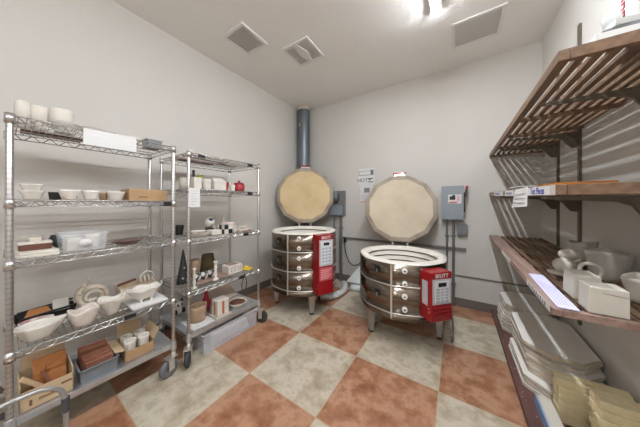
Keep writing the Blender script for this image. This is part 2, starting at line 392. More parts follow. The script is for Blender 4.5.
# ------------------------------------------------------------------ kilns
def kiln(cx, cy, zb, seams, fc, plug_a, box_a, hinge_a, plug_z, legs, label, box_z, tall, LR, lid_m, dz, lean):
    t = thing('pottery_kiln', label, 'kiln', (cx, cy, 0)); RR = .432; ph = fc-R(18); ap = RR*cos(R(18))
    ztop = seams[-1]
    soft = lambda a, r, z: (r*(.55+.45*cos(R(18))/cos(((a-fc+R(18)) % R(36))-R(18))), z)
    ap *= 1.02
    for i in range(len(seams)-1):
        MB().lathe([(RR-.004, seams[i]+.004), (RR, seams[i]+.004), (RR, seams[i+1]-.004), (RR-.004, seams[i+1]-.004)], 60, ph, fn=soft, closed=True).build('jacket_ring', steel_m, t)
    for z in seams[:-1]:
        MB().lathe([(RR-.004, z-.006), (RR+.005, z-.006), (RR+.005, z+.006), (RR-.004, z+.006)], 60, ph, fn=soft, closed=True).build('seam_band', seam_m, t)
    MB().lathe([(0, zb), (RR-.002, zb), (RR, zb+.004), (RR, seams[0]-.006), (0, seams[0]-.006)], 60, ph, fn=soft).build('base', steel_m, t)
    Ri = RR-.072
    MB().lathe([(RR-.006, seams[0]), (RR-.006, ztop+.012), (Ri, ztop+.012), (Ri, seams[0]+.02), (0, seams[0]+.02), (0, seams[0])], 60, ph, fn=soft).build('brick_chamber', brick_m, t)
    z = ztop-.035
    while z > seams[0]+.06:
        MB().lathe([(Ri-.001, z-.007), (Ri-.008, z), (Ri-.001, z+.007)], 60, ph, fn=soft, closed=True).build('heating_element', elem_m, t); z -= .06
    # porcelain plugs on the front facet
    M3 = Matrix.Rotation(plug_a, 3, 'Z') @ Matrix.Rotation(pi/2, 3, 'Y')
    for z in plug_z:
        c = Vector(((ap-.002)*cos(plug_a), (ap-.002)*sin(plug_a), z))
        p = MB().lathe([(0, -.002), (.025, -.002), (.025, .012), (.02, .022), (.009, .024), (.009, .012), (0, .012)], 16, c=c, M=M3).build('peephole_plug', porc_m, t)
        MB().lathe([(0, .013), (.008, .013), (.008, .0215), (0, .0215)], 10, c=c, M=M3).build('plug_hole', dark_m, p)
    # facet seam strip and latches on the left facet
    a = fc-R(18); MB().box(((RR-.001)*cos(a), (RR-.001)*sin(a), (zb+ztop)/2), (.006, .016, ztop-zb-.02), Matrix.Rotation(a, 3, 'Z')).build('seam_strip', seam_m, t)
    a = fc-R(36)
    for i in range(len(seams)-1):
        zc = (seams[i]+seams[i+1])/2+.03
        l = MB().box(((ap+.008)*cos(a), (ap+.008)*sin(a), zc), (.016, .05, .06), Matrix.Rotation(a, 3, 'Z')).build('latch', dark_m, t, bevel=.003)
        MB().box(((ap+.018)*cos(a), (ap+.018)*sin(a), zc-.02), (.012, .014, .03), Matrix.Rotation(a, 3, 'Z')).build('latch_tab', cond_m, l)
    for a in legs:
        a = R(a); M = Matrix.Rotation(a, 3, 'Z')
        l = MB().box((.36*cos(a), .36*sin(a), zb/2+.008), (.07, .08, zb-.016), M @ Matrix.Diagonal((1, 1, -1)), .55).build('leg', legm, t)
        MB().box((.36*cos(a), .36*sin(a), .006), (.04, .046, .012), M).build('foot', black_m, l)
    # control box
    a = box_a; z0, z1 = box_z; W, D = .205, .13
    M = Matrix.Translation((ap*.985*cos(a), ap*.985*sin(a), 0)) @ Matrix.Rotation(a, 4, 'Z')     # local x outwards, y along the face
    b = bpy.data.objects.new('control_box', None)
    h = z1-z0
    b = MB().bb(0, D, -W/2, W/2, z0, z1).build('control_box', red_m, t, M=M, bevel=.006)
    kz1 = z1-.055; kz0 = kz1-.29 if tall else kz1-.205
    k = MB().bb(D, D+.004, -W/2+.012, W/2-.012, kz0, kz1).build('keypad', keyp_m, b)
    MB().bb(D+.004, D+.0065, -W/2+.03, W/2-.03, kz0+.02, kz1-.015).build('keypad_overlay', key_m, k)
    MB().bb(D+.0065, D+.009, -.038, .038, kz1-.06, kz1-.028).build('display', black_m, k)
    for r_ in range(5):
        for c_ in range(3):
            y = (c_-1)*.045; z = kz1-(.095 if tall else .083)-r_*(.036 if tall else .0235)
            MB().bb(D+.0065, D+.009, y-.015, y+.015, z-(.01 if tall else .007), z+(.01 if tall else .007)).build('key', keyp_m if c_ == 1 else mat_key2, k)
    text('lettering', 'SKUTT', .042, paper_m, b, basis((0, 1, 0), (0, 0, 1), (D+.001, 0, z1-.03)), .001)
    sd = MB().bb(.03, .09, -W/2-.003, -W/2, z1-.28, z1-.08).build('side_label', keyp_m if not tall else mat('side_vents', '8f3a3d', .5), b)
    if tall:
        s = MB().bb(D, D+.0025, -W/2+.015, W/2-.015, kz0-.165, kz0-.02).build('warning_label', mat('faded_red_label', 'c25a62', .6), b)
        g = MB()
        for j in range(6): g.bb(D+.0025, D+.004, -W/2+.03, W/2-.03-.02*(j % 3), kz0-.05-j*.019, kz0-.042-j*.019)
        g.build('label_lines', mat('pale_label_line', 'e0a5a8', .7), s)
    else:
        g = MB()
        for j in range(3): g.box((D+.004, 0, kz0-.03-j*.03), (.012, W-.04, .012), Matrix.Rotation(R(25), 3, 'Y'))
        g.build('louver', redd_m, b)
    sc = MB()
    for z in (z0+.07, z0+.1): sc.bb(.1, .11, -W/2-.003, -W/2, z, z+.01)
    sc.build('screw', seam_m, b)
    # wire bundle with connectors along the far side
    g = MB()
    for j in range(5 if tall else 3):
        z = z1-.09-j*.11
        g.tube([(.02, W/2, z), (.03, W/2+.03, z-.01), (.03, W/2+.035, z-.06), (.02, W/2, z-.075)], .006, 6)
    g.build('element_wire', porc_m, b)
    # hinged lid
    ha = hinge_a; tl = R(lean)
    n = Vector((-cos(ha)*cos(tl), -sin(ha)*cos(tl), sin(tl))); u = Vector((cos(ha)*sin(tl), sin(ha)*sin(tl), cos(tl))); l = u.cross(n)
    o = Vector((cos(ha)*(ap+.03), sin(ha)*(ap+.03), ztop+dz))
    ML = basis(l, u, o)
    yc = LR*cos(R(15)); p2 = -pi/2-R(15); cc = (0, yc, 0)
    lid = MB().lathe([(0, 0), (LR-.062, 0), (LR-.062, -.05), (0, -.05)], 12, p2, c=cc, smooth=False).build('lid', lid_m, t, M=ML)
    MB().lathe([(LR-.062, .0), (LR-.012, -.009), (LR, -.022), (LR-.004, -.036), (LR-.062, -.036)], 12, p2, c=cc, smooth=False, closed=True).build('lid_edge', lidr_m, lid)
    MB().lathe([(LR-.016, -.03), (LR-.01, -.03), (LR-.01, -.085), (0, -.085), (0, -.08), (LR-.016, -.08)], 12, p2, c=cc, smooth=False).build('lid_band', steel_m, lid)
    for s in (-1, 1):
        MB().box((s*.09, .015, -.055), (.022, .07, .05)).box((s*.09, -.05, -.045), (.022, .11, .02)).build('hinge', cond_m, lid)
    h = MB().box((-.06, 2*yc+.02, -.05), (.012, .045, .012)).box((.06, 2*yc+.02, -.05), (.012, .045, .012)).box((0, 2*yc+.03, -.05), (.13, .012, .01)).build('lid_handle', seam_m, lid)
    MB().box((0, 2*yc+.052, -.05), (.17, .024, .024)).build('grip', red_m, h, bevel=.006)
    return t
mat_key2 = mat('key_blue_grey', 'a7b2bd', .5)
kiln(-1.723, 2.245, .235, [.295, .517, .74, .948], R(-60), R(-60), R(-25), R(125.5), [.337, .45, .563, .676, .789, .902],
     [-38, -140, 75, 142], 'taller round steel kiln with three rings, nearest the left wall', (.285, .95), True, .47, mat('lid_brick_tan', 'd3bd95', .9, col2='c6ad84', scale=3.2, bump=.15, bscale=80), .055, 12)
kiln(-.5, 2.357, .262, [.32, .567, .765], R(-71), R(-74), R(-43), R(103.5), [.37, .485, .595, .709],
     [-3, -131, 87, 170], 'shorter round steel kiln with two rings, in front of the HOT sign', (.335, .738), False, .465, lidb_m, .05, 14)

k2 = [o for o in C.objects if o.name.startswith('pottery_kiln')][-1]
MB().tube([(.36, -.14, .5), (.42, -.13, .46), (.46, -.12, .34), (.475, -.11, .18), (.47, -.1, .06), (.46, -.06, .012), (.45, .1, .01), (.46, .3, .008), (.45, .45, .008)], .006, 8).build('power_cord', rail_m, k2)
# white vent hose and panel on the floor between the kilns
t = thing('vent_hose', 'white flexible hose on the floor behind the taller kiln control box', 'hose', (-1.47, 2.8, 0))
P = [(x+1.47, y-2.8, .044) for x, y in ((-1.56, 2.38), (-1.49, 2.42), (-1.43, 2.475), (-1.39, 2.55), (-1.375, 2.63), (-1.375, 2.71), (-1.39, 2.79), (-1.415, 2.86), (-1.45, 2.93), (-1.49, 2.99))]
def ribbed(m, P, r):
    for i in range(len(P)-1):
        a, b = Vector(P[i]), Vector(P[i+1])
        for k in range(2):
            p = a.lerp(b, k/2); q = a.lerp(b, (k+1)/2); m.tube([p, p.lerp(q, .5), q], r if k else r*.96, 14)
    return m
ribbed(MB(), P, .042).build('hose', hose_m, t)
MB().lathe([(.043, -.015), (.047, -.015), (.047, .015), (.043, .015)], 14, c=P[0], M=Matrix.Rotation(R(30), 3, 'Z') @ Matrix.Rotation(pi/2, 3, 'Y'), closed=True).build('end_ring', dark_m, t)
t = thing('vent_hood', 'white tapered vent panel leaning on the back wall behind the shorter kiln', 'vent panel', (-1.2, 3.0, 0))
m_ = MB(); m_.faces([(-.25, -.02, .09), (.25, -.02, .09), (.25, .02, .09), (-.25, .02, .09), (-.02, .15, .4), (.2, .15, .4), (.2, .17, .4), (-.02, .17, .4)],
                    [(3, 2, 1, 0), (4, 5, 6, 7), (0, 1, 5, 4), (1, 2, 6, 5), (2, 3, 7, 6), (3, 0, 4, 7)])
m_.build('panel', hose_m, t)
MB().tube([(-.13, -.1, .05), (-.05, -.09, .05), (.1, -.06, .05), (.28, -.05, .05)], .048, 14).build('base_tube', hose_m, t)

# ------------------------------------------------------------------ wire racks (local x = into the wall, from the front posts)
def post_material():
    m = mat('grooved_chrome', 'c8c8c8', .3, .95); nt = m.node_tree; b = nt.nodes['Principled BSDF']
    tc = [x for x in nt.nodes if x.type == 'TEX_COORD'][0]; sx = nt.nodes.new('ShaderNodeSeparateXYZ'); nt.links.new(tc.outputs['Object'], sx.inputs['Vector'])
    f = nt.nodes.new('ShaderNodeMath'); f.operation = 'PINGPONG'; f.inputs[1].default_value = .0127; nt.links.new(sx.outputs['Z'], f.inputs[0])
    g = nt.nodes.new('ShaderNodeMath'); g.operation = 'LESS_THAN'; g.inputs[1].default_value = .0035; nt.links.new(f.outputs[0], g.inputs[0])
    mx = nt.nodes.new('ShaderNodeMix'); mx.data_type = 'RGBA'; mx.inputs['A'].default_value = (*rgb('c2c1bf'), 1); mx.inputs['B'].default_value = (*rgb('b2aeaa'), 1)
    nt.links.new(g.outputs[0], mx.inputs['Factor']); nt.links.new(mx.outputs['Result'], b.inputs['Base Color']); return m
post_m_ = post_material()
def make_post():
    r = .0125
    return MB().lathe([(0, .13), (r, .13), (r, .132), (r, 1.737), (r-.0005, 1.738), (.008, 1.745), (0, 1.746)], 14)
def wire_shelf(D, Lh, z):
    m = MB(); r = .0037; zl = z-.032
    x0, x1, y0, y1 = -.0, -D, 0, Lh
    for x in (x0, x1):
        for zz in (z, zl): m.tube([(x, y0, zz), (x, y1, zz)], r, 6)
        n = 2*int(Lh/.07); P = []
        for i in range(n*4+1):
            P.append((x, y0+Lh*i/(n*4), (z+zl)/2+.014*sin(i*pi/2 if 0 else i/4*pi)))
        m.tube(P, .0027, 4)
    for y in (y0, y1):
        for zz in (z, zl): m.tube([(x0, y, zz), (x1, y, zz)], r, 6)
        n = 2*int(D/.07)
        m.tube([(x0-D*i/(n*4), y, (z+zl)/2+.014*sin(i/4*pi)) for i in range(n*4+1)], .0027, 4)
    n = int(Lh/.026)
    for i in range(1, n): m.tube([(x0, y0+Lh*i/n, z+.003), (x1, y0+Lh*i/n, z+.003)], .0023, 4)
    for i in range(1, 4): m.tube([(x0-D*i/4, y0, z-.002), (x0-D*i/4, y1, z-.002)], .0033, 4)
    for x in (x0, x1):
        for y in (y0, y1): m.lathe([(.0135, zl-.008), (.0185, zl-.008), (.0165, z+.008), (.0135, z+.008)], 14, c=(x, y, 0), closed=True)
    return m
post_src = [None]
def rack(y0, y1, D, shelves, zsolid, label, tags, wheel, swivel):
    t = thing('wire_rack', label, 'rack', (-1.83, y0, 0)); Lh = y1-y0
    for x in (0, -D):
        for y in (0, Lh):
            if post_src[0] is None: p = make_post().build('post', post_m_, t); post_src[0] = p
            else:
                p = post_src[0].copy(); C.objects.link(p); p.parent = t
            p.location = (x, y, 0)
    for z in shelves: wire_shelf(D, Lh, z).build('wire_shelf', chrome_m, t)
    m = MB().bb(-D+.012, -.012, .005, Lh-.005, zsolid-.004, zsolid)
    for a in ((-.016, .004, -.0, Lh), (-D-.004, -D+.016, 0, Lh)): m.bb(a[0], a[1], a[2]+.014, a[3]-.014, zsolid-.032, zsolid+.003)
    for y in (0, Lh): m.bb(-D+.014, -.014, y-.006, y+.006, zsolid-.032, zsolid+.003)
    for x in (0, -D):
        for y in (0, Lh): m.lathe([(.0135, zsolid-.045), (.022, zsolid-.045), (.0185, zsolid+.02), (.0135, zsolid+.02)], 14, c=(x, y, 0), closed=True)
    m.build('solid_shelf', zinc_m, t, bevel=.002)
    for (y, z) in tags: MB().bb(.004, .009, y-.03, y+.03, z-.029, z-.003).build('shelf_tag', black_m, t)
    for x in (0, -D):
        for y in (0, Lh):
            q = Matrix.Rotation(R(swivel[0] if y == 0 else swivel[1]), 3, 'Z'); wr = .064
            k = MB().cyl((x, y, .135), .017, .03, 12)
            for (c_, d_) in (((.02, 0, .138), (.075, .056, .008)), ((.03, -.026, .095), (.04, .004, .085)), ((.03, .026, .095), (.04, .004, .085))): k.box(q @ Vector(c_)+Vector((x, y, 0)), d_, q)
            k = k.build('caster', seam_m, t)
            MB().lathe([(.01, -.018), (.052, -.018), (wr, -.011), (wr, .011), (.052, .018), (.01, .018)], 22, c=Vector((x, y, wr+.0005)) + q @ Vector((.036, 0, 0)), M=q @ Matrix.Rotation(pi/2, 3, 'X'), closed=True).build('wheel', wheel, k)
    return t
Z1 = (1.735, 1.318, 1.014, .566); ZS1 = .23
mark = set(C.objects)
rack(.03, .735, .475, Z1, ZS1, 'chrome wire shelf rack nearest the camera, holding white pottery and cartons', [(.67, 1.318), (.39, .575) if 0 else (.45, .566)], tyre_m, (-75, -75))

# ------------------------------------------------------------------ pottery helpers (base at local z=0)
def bowl_prof(r0, r1, h, th=.006, curve=1.0):
    O = [(0, 0), (r0, 0)]; n = 6
    for i in range(1, n+1):
        s = i/n; O.append((r0+(r1-r0)*s**(1/curve), h*s))
    I = [(max(r-th, .002), z if k == n-1 else z+th*.3) for k, (r, z) in enumerate(O[2:])]
    I = I[::-1]
    return O+[(p[0], p[1]) for p in I]+[(max(r0-th, .002), th), (0, th)]
def pot(name, label, cat, loc, prof, m, n=24, group=None, fn=None, sx=1., sy=1., rz=0., smooth=True):
    o = MB().lathe(prof, n, fn=fn, sx=sx, sy=sy, smooth=smooth).build(name, m, None, loc, rz)
    return tag(o, label, cat, group)
def solid(name, label, cat, loc, mb, m, group=None, rz=0., bevel=0.):
    return tag(mb.build(name, m, None, loc, rz, bevel), label, cat, group)
def ruffle(k, amp, dz, off=0., h=.1):
    return lambda a, r, z: (r*(1+amp*sin(k*a+off)*min(1, z/h)), z*(1+dz*sin(k*a+off+.6)))
W = .0055   # shelf wire thickness above the nominal height
# ---- rack 1, top shelf
z = Z1[0]+W
solid('board', 'dark brown board lying at the back of the high shelf, under white forms', 'board', (-2.23, .17, z), MB().bb(-.055, .04, -.1, .15, 0, .012), brn_m)
pot('plaster_form', 'thin rounded white form at the left end of the top shelf', 'plaster form', (-2.1, .075, z), [(0, 0), (.029, 0), (.03, .12), (.026, .145), (.014, .155), (0, .156)], bisq_m)
pot('plaster_form', 'wider white form between thin rounded form and white cylinder, top shelf', 'plaster form', (-2.1, .134, z), [(0, 0), (.033, 0), (.034, .13), (.03, .142), (0, .146)], bisq_m, sx=.9)
pot('bowl', 'grey bowl holding a white cylinder on the top shelf', 'bowl', (-2.09, .228, z), bowl_prof(.034, .068, .07), clayd_m)
pot('plaster_form', 'white cylinder standing inside the grey bowl on the top shelf', 'plaster form', (-2.09, .22, z+.007), [(0, 0), (.02, 0), (.044, .055), (.05, .08), (.05, .135), (.046, .142), (0, .142)], bisq_m)
pot('dish', 'wide shallow grey dish seen from below behind the white card', 'dish', (-2.12, .385, z), bowl_prof(.04, .092, .075, .007, 1.6), clayd_m)
pot('dish', 'white oval dish at the top shelf between grey dish and tray', 'dish', (-2.12, .55, z), bowl_prof(.045, .067, .075), bisq_m, sx=.8)
t = thing('storage_box', 'grey plastic tray box at the right end of the top shelf', 'box', (-2.06, .675, z))
MB().box((0, 0, .03), (.12, .09, .06), None, 1.05).build('tub', gplas_m, t, bevel=.004)
MB().bb(-.068, .068, -.055, .055, .06, .07).build('lid', mat('pale_grey_plastic', 'b8babd', .4), t, bevel=.003)
t = thing('card_sign', 'white card hung on the front edge of the top shelf', 'sign', (-1.8185, .39, z-.032))
MB().bb(-.0015, .0015, -.12, .12, -.06, .035).build('card', paper_m, t)
g = MB()
for k in range(4): g.bb(.0015, .0025, -.02+.03*k, .0+.03*k, -.03+.006*(k % 2), -.022+.006*(k % 2))
g.bb(.0015, .0025, -.09, -.05, -.005, .008); g.build('faint_marks', mat('faint_ink', 'dededf', .8), t)
# ---- rack 1, second shelf
z = Z1[1]+W
def sq_bowl(label, zz, r):
    fn = lambda a, rr, h: (rr/max(abs(cos(a)), abs(sin(a)))**.8*(1+.12*sin(4*a+.4)*min(1, h/.05)), h)
    pot('square_bowl', label, 'bowl', (-1.94, .1, zz), bowl_prof(.026, r, .048, .005, .9), glz_m, 32, 'stacked square bowls', fn=fn)
sq_bowl('white square bowl, lower of the stacked pair by the left post', z, .042); sq_bowl('white square bowl, upper of the stacked pair by the left post', z+.036, .04)
pot('cup', 'small dark cup behind the pair of square bowls', 'cup', (-2.12, .195, z), bowl_prof(.024, .03, .05), dark_m)
pot('bowl', 'white tapered bowl painted with rust red flowers', 'bowl', (-1.95, .232, z), bowl_prof(.028, .046, .06), motif_m)
pot('bowl', 'plain white tapered bowl right of the flower painted bowl', 'bowl', (-1.96, .322, z), bowl_prof(.027, .043, .06), glz_m)
pot('cup', 'small tan cup between two white tapered bowls', 'cup', (-2.03, .392, z), bowl_prof(.018, .024, .052), tan_m)
pot('bowl', 'plain white tapered bowl beside the long cardboard box', 'bowl', (-1.96, .44, z), bowl_prof(.03, .05, .06), glz_m)
t = thing('cardboard_box', 'long low cardboard box on the second shelf of the near rack', 'box', (-2.0, .607, z))
MB().bb(-.1, .1, -.112, .112, 0, .08).build('carton', card_m, t)
MB().box((.02, -.06, .084), (.12, .1, .004), Matrix.Rotation(R(4), 3, 'X')).build('flap', cardl_m, t)
MB().bb(.1, .101, -.06, -.01, .02, .03).build('printed_mark', mat('brown_ink', '7c5d40', .8), t)
# ---- rack 1, third shelf
z = Z1[2]+W
solid('slab', 'wide white slab at the bottom of the pile on the third shelf', 'slab', (-1.96, .122, z), MB().bb(-.11, .11, -.075, .065, 0, .014), bisq_m, bevel=.003)
solid('slab', 'white slab on top of wider slab, under the brown dish', 'slab', (-1.97, .118, z+.014), MB().bb(-.1, .1, -.066, .064, 0, .014), bisq_m, bevel=.003, rz=.06)
t = thing('dish', 'brown rectangular dish with white inside on the white slabs', 'dish', (-1.98, .112, z+.028))
MB().bb(-.05, .05, -.055, .055, 0, .032).build('body', brn_m, t, bevel=.004)
MB().bb(-.052, .052, -.057, .057, .032, .042).build('rim', bisq_m, t, bevel=.003)
solid('small_box', 'tiny white box on top of the brown dish', 'box', (-1.98, .112, z+.07), MB().bb(-.015, .015, -.02, .02, 0, .025), cream_m)
pot('jar', 'black jar behind the clear bin on the third shelf', 'jar', (-2.18, .2, z), [(0, 0), (.03, 0), (.033, .05), (.022, .07), (.022, .08), (0, .08)], black_m)
t = thing('storage_bin', 'clear plastic bin with a white oval label on the third shelf', 'bin', (-1.96, .285, z))
def openbox(m, x, y, h, flare, th=.003, zz=0):
    a, b = x/2, y/2; A, B = a*flare, b*flare
    V = [(-a, -b, zz), (a, -b, zz), (a, b, zz), (-a, b, zz), (-A, -B, zz+h), (A, -B, zz+h), (A, B, zz+h), (-A, B, zz+h)]
    V += [(p[0]-(th if p[0] > 0 else -th), p[1]-(th if p[1] > 0 else -th), p[2]+(th if i < 4 else 0)) for i, p in enumerate(V[:8])]
    F = [(3, 2, 1, 0), (0, 1, 5, 4), (1, 2, 6, 5), (2, 3, 7, 6), (3, 0, 4, 7), (8, 9, 10, 11), (8, 12, 13, 9), (9, 13, 14, 10), (10, 14, 15, 11), (11, 15, 12, 8), (4, 5, 13, 12), (5, 6, 14, 13), (6, 7, 15, 14), (7, 4, 12, 15)]
    return m.faces(V, F)
openbox(MB(), .2, .17, .1, 1.09).build('tub', bin_m, t)
m_ = MB(); a, b = .113, .096
for s in (-1, 1): m_.bb(s*a, s*(a-.008), -b, b, .096, .104); m_.bb(-a, a, s*b, s*(b-.008), .096, .104)
m_.build('rim', binw_m, t)
MB().lathe([(0, 0), (.028, 0), (.028, .002), (0, .002)], 24, c=(.108, .0, .05), M=Matrix.Rotation(R(86), 3, 'Y'), sx=.75, sy=1.0).build('oval_label', paper_m, t)
solid('bisque_block', 'white block inside clear bin, left half', 'pottery', (-1.96, .25, z+.004), MB().box((0, 0, .035), (.15, .07, .07), None, .9), bisq_m, bevel=.008)
pot('cup', 'white cup inside clear bin, right half', 'cup', (-1.955, .332, z+.004), bowl_prof(.025, .034, .08), bisq_m)
pot('plate', 'dark brown round plate right of the clear bin', 'plate', (-1.98, .505, z), bowl_prof(.055, .085, .022, .006), mat('dark_mauve_clay', '6b5450', .6, var=.1, scale=9))
# ---- rack 1, fourth shelf
z = Z1[3]+W
def leafy(a, r, h):
    k = abs(((a-pi/2+pi) % (2*pi))-pi)
    return (r*(1+.32*max(0, 1-k/.5)*min(1, h/.04))*(1+.02*sin(9*a)), h*(1+.12*max(0, 1-k/.5)))
pot('bowl', 'large white leaf shaped bowl beside the left post, fourth shelf', 'bowl', (-1.9, .118, z), bowl_prof(.05, .096, .082, .008, 1.3), glz_m, 40, fn=leafy, sx=.68, sy=.82)
pot('dish', 'small white oval dish with pink brown glaze behind leaf bowl', 'dish', (-2.05, .12, z), bowl_prof(.035, .065, .055, .006), pinkb_m, sx=.7)
t = thing('metal_tray', 'long black metal tray holding orange scraps at the back', 'tray', (-2.21, .165, z))
openbox(MB(), .12, .2, .045, 1.2, .004).build('pan', black_m, t)
MB().tube([(.075, -.105, .045), (.08, 0, .055), (.075, .12, .06)], .007, 6).build('rim', black_m, t); MB().tube([(-.072, -.105, .045), (-.07, .12, .06)], .007, 6).build('rim', black_m, t)
solid('clay_slab', 'orange brown clay slab standing in the black tray', 'slab', (-2.2, .135, z+.006), MB().box((0, 0, .036), (.03, .12, .07), Matrix.Rotation(R(-48), 3, 'Y'), .6), copper_m, bevel=.006)
solid('clay_slab', 'grey clay slab at the right end of the black tray', 'slab', (-2.2, .225, z+.006), MB().box((0, 0, .05), (.015, .07, .09), Matrix.Rotation(R(-30), 3, 'Y')), clay_m, bevel=.005)
t = thing('coil_pot', 'cream coil basket with spiral front and twisted handle', 'pottery', (-2.075, .352, z))
P = []
for i in range(70):
    a = -pi/2+i/70*2*pi*2.2; r = .078-.06*i/70
    P.append((-.03+.012*i/70, r*cos(a), .092+r*sin(a)))
MB().tube(P, .0135, 8).build('spiral', cream_m, t)
MB().lathe([(.057, -.05), (.071, -.05), (.071, .045), (.057, .045)], 28, c=(-.08, 0, .092), M=Matrix.Rotation(pi/2, 3, 'Y'), closed=True).build('side_wall', cream_m, t)
P = [(.0+.006*sin(i*1.3), -.066+.0042*i+.008*cos(i*1.3), .13+.0085*i) for i in range(13)]
MB().tube(P, .009, 8, r1=.006).build('twisted_handle', cream_m, t)
m_ = MB()
for i, y in enumerate((-.05, -.015, .02, .055)): m_.cyl((.02, y, .0), .012, .07+.01*(i % 2), 8)
m_.build('coil_end', cream_m, t)
pot('bowl', 'white speckled bowl with wavy rim in front of the coil basket', 'bowl', (-1.895, .285, z), bowl_prof(.042, .07, .095, .008, 1.2), mat('speckle_bisque', 'dad3ca', .6, col2='cdbfb6', scale=18), 36, fn=ruffle(3, .06, .12), sx=.82, sy=.92)
pot('bowl', 'white flared bowl on narrow foot, right of the speckled bowl', 'bowl', (-1.925, .412, z), bowl_prof(.034, .082, .105, .007, .85), bisq_m, 36, fn=ruffle(3, .07, .1, 2.), sx=.75, sy=.8)
t = thing('basket', 'tan and white basket with white handle at the shelf back', 'basket', (-2.16, .6, z))
openbox(MB(), .14, .2, .1, 1.1, .008).build('body', mat('tan_cream_clay', 'd0b594', .7, col2='e6e0d6', scale=9), t)
MB().tube([(.0, .02, .08), (.01, .03, .15), (.0, .07, .175), (0, .11, .15), (0, .125, .08)], .009, 8).build('handle', bisq_m, t)
m_ = MB()
for k in range(4): m_.tube([(.02, .03+k*.025, .09), (-.01, .035+k*.025, .14)], .006, 6)
m_.build('lattice', bisq_m, t)
solid('stick', 'brown stick lying across the tan basket rim', 'stick', (-2.16, .55, z+.1005), MB().tube([(.02, -.06, .012), (-.01, .05, .022)], .01, 8), brn_m)
solid('board', 'white board under the footed oval bowl, fourth shelf', 'board', (-1.95, .6, z), MB().bb(-.1, .105, -.1, .105, 0, .012), paper_m)
t = thing('bowl', 'white footed oval bowl on the white board, fourth shelf', 'bowl', (-1.94, .595, z+.012))
MB().lathe([(p[0], p[1]+.025) for p in bowl_prof(.05, .1, .075, .008, 1.2)], 40, sx=.7, sy=1.05, fn=ruffle(6, .04, .06)).build('body', glz_m, t)
for k in range(4):
    a = pi/4+k*pi/2; MB().cyl((.03*cos(a), .042*sin(a), 0), .007, .03, 8, .012).build('foot', glz_m, t)
# ---- rack 1, bottom solid shelf
z = ZS1+.001
def carton(name, label, loc, x, y, h, m, flaps, low=None, rz=0.):
    t = thing(name, label, 'box', loc, rz); th = .004
    b = MB().bb(-x/2, x/2, -y/2, y/2, 0, th)
    b.bb(-x/2, -x/2+th, -y/2, y/2, 0, h); b.bb(x/2-th, x/2, -y/2, y/2, 0, low or h); b.bb(-x/2, x/2, -y/2, -y/2+th, 0, h); b.bb(-x/2, x/2, y/2-th, y/2, 0, h)
    b.build('carton', m, t)
    for (sx_, sy_, ang, ln) in flaps:
        if sy_:
            MB().box((0, sy_*(y/2+ln/2*cos(R(ang))), h+ln/2*sin(R(ang))), (x-.02, ln, .003), Matrix.Rotation(sy_*R(ang), 3, 'X')).build('flap', cardl_m, t)
        else:
            MB().box((sx_*(x/2+ln/2*cos(R(ang))), 0, h+ln/2*sin(R(ang))), (ln, y-.02, .003), Matrix.Rotation(-sx_*R(ang), 3, 'Y')).build('flap', cardl_m, t)
    return t
t = carton('cardboard_box', 'open cardboard box holding wood scraps, beside the near left post', (-1.955, .147, z), .2, .18, .13, cardl_m, [(-1, 0, 80, .09)], .1)
MB().bb(.1, .101, .045, .085, .06, .07).build('printed_mark', mat('brown_print', '6f5540', .8), t)
MB().bb(.1, .101, -.06, -.05, .02, .05).build('printed_mark', mat('brown_print_b', '6f5540', .8), t)
MB().bb(.1, .101, -.03, .03, .03, .045).build('printed_mark', mat('brown_print_c', '937856', .8), t)
solid('wood_board', 'orange wood board leaning upright at the back of the scrap box', 'board', (-2.0, .165, z+.0105), MB().box((0, 0, .085), (.012, .12, .17), Matrix.Rotation(R(-14), 3, 'Y')), copper_m)
solid('wood_board', 'second orange board in the scrap box, nearer the front', 'board', (-1.95, .185, z+.0105), MB().box((0, 0, .07), (.012, .07, .14), Matrix.Rotation(R(-14), 3, 'Y')), copper_m)
solid('wood_stick', 'pale stick slanting across the scrap box', 'stick', (-1.9, .11, z+.01), MB().box((0, 0, .088), (.02, .016, .15), Matrix.Rotation(R(38), 3, 'X')), mat('pale_stick', 'cdb490', .8))
solid('wood_stick', 'dark stick beside pale stick in the scrap box', 'stick', (-1.91, .155, z+.01), MB().box((0, 0, .075), (.018, .012, .14), Matrix.Rotation(R(20), 3, 'X')), rust_m)
t = thing('plastic_tub', 'grey plastic tub of rust red slabs between two cartons', 'tub', (-1.95, .345, z))
openbox(MB(), .17, .155, .075, 1.08, .004).build('tub', gplas_m, t)
m_ = MB()
for s in (-1, 1): m_.bb(s*.098, s*.088, -.09, .09, .07, .078); m_.bb(-.098, .098, s*.09, s*.08, .07, .078)
m_.build('rim', gplas_m, t)
for k, (x, h, dz) in enumerate(((-.055, .15, 0), (-.03, .14, 0), (0, .125, 0), (.028, .105, 0), (.054, .09, 0))):
    solid('clay_slab', ['rust red slab furthest back in the grey tub', 'rust red slab second from the back in grey tub', 'rust red slab in the middle of the grey tub', 'rust red slab second from front in grey tub', 'rust red slab frontmost in the grey tub'][k],
          'slab', (-1.95+x, .345+.004*k-.01, z+.0045), MB().box((0, 0, h/2), (.016, .125, h), None), rust_m, 'slabs standing in the grey tub', bevel=.002)
t = carton('cardboard_box', 'open cardboard box of white cups, bottom shelf near the rack end', (-1.975, .545, z), .22, .16, .08, card_m, [(0, -1, 14, .05), (0, 1, 60, .07), (-1, 0, 70, .09)], .07)
for k, (x, y) in enumerate(((.05, -.04), (.05, .035), (-.03, -.04), (-.03, .035))):
    pot('cup', ['white cup in carton, front left', 'white cup in carton, front right', 'white cup in carton, back left', 'white cup in carton, back right'][k], 'cup', (-1.975+x, .545+y, z+.005), bowl_prof(.026, .034, .11, .005), bisq_m, group='cups in the open carton')

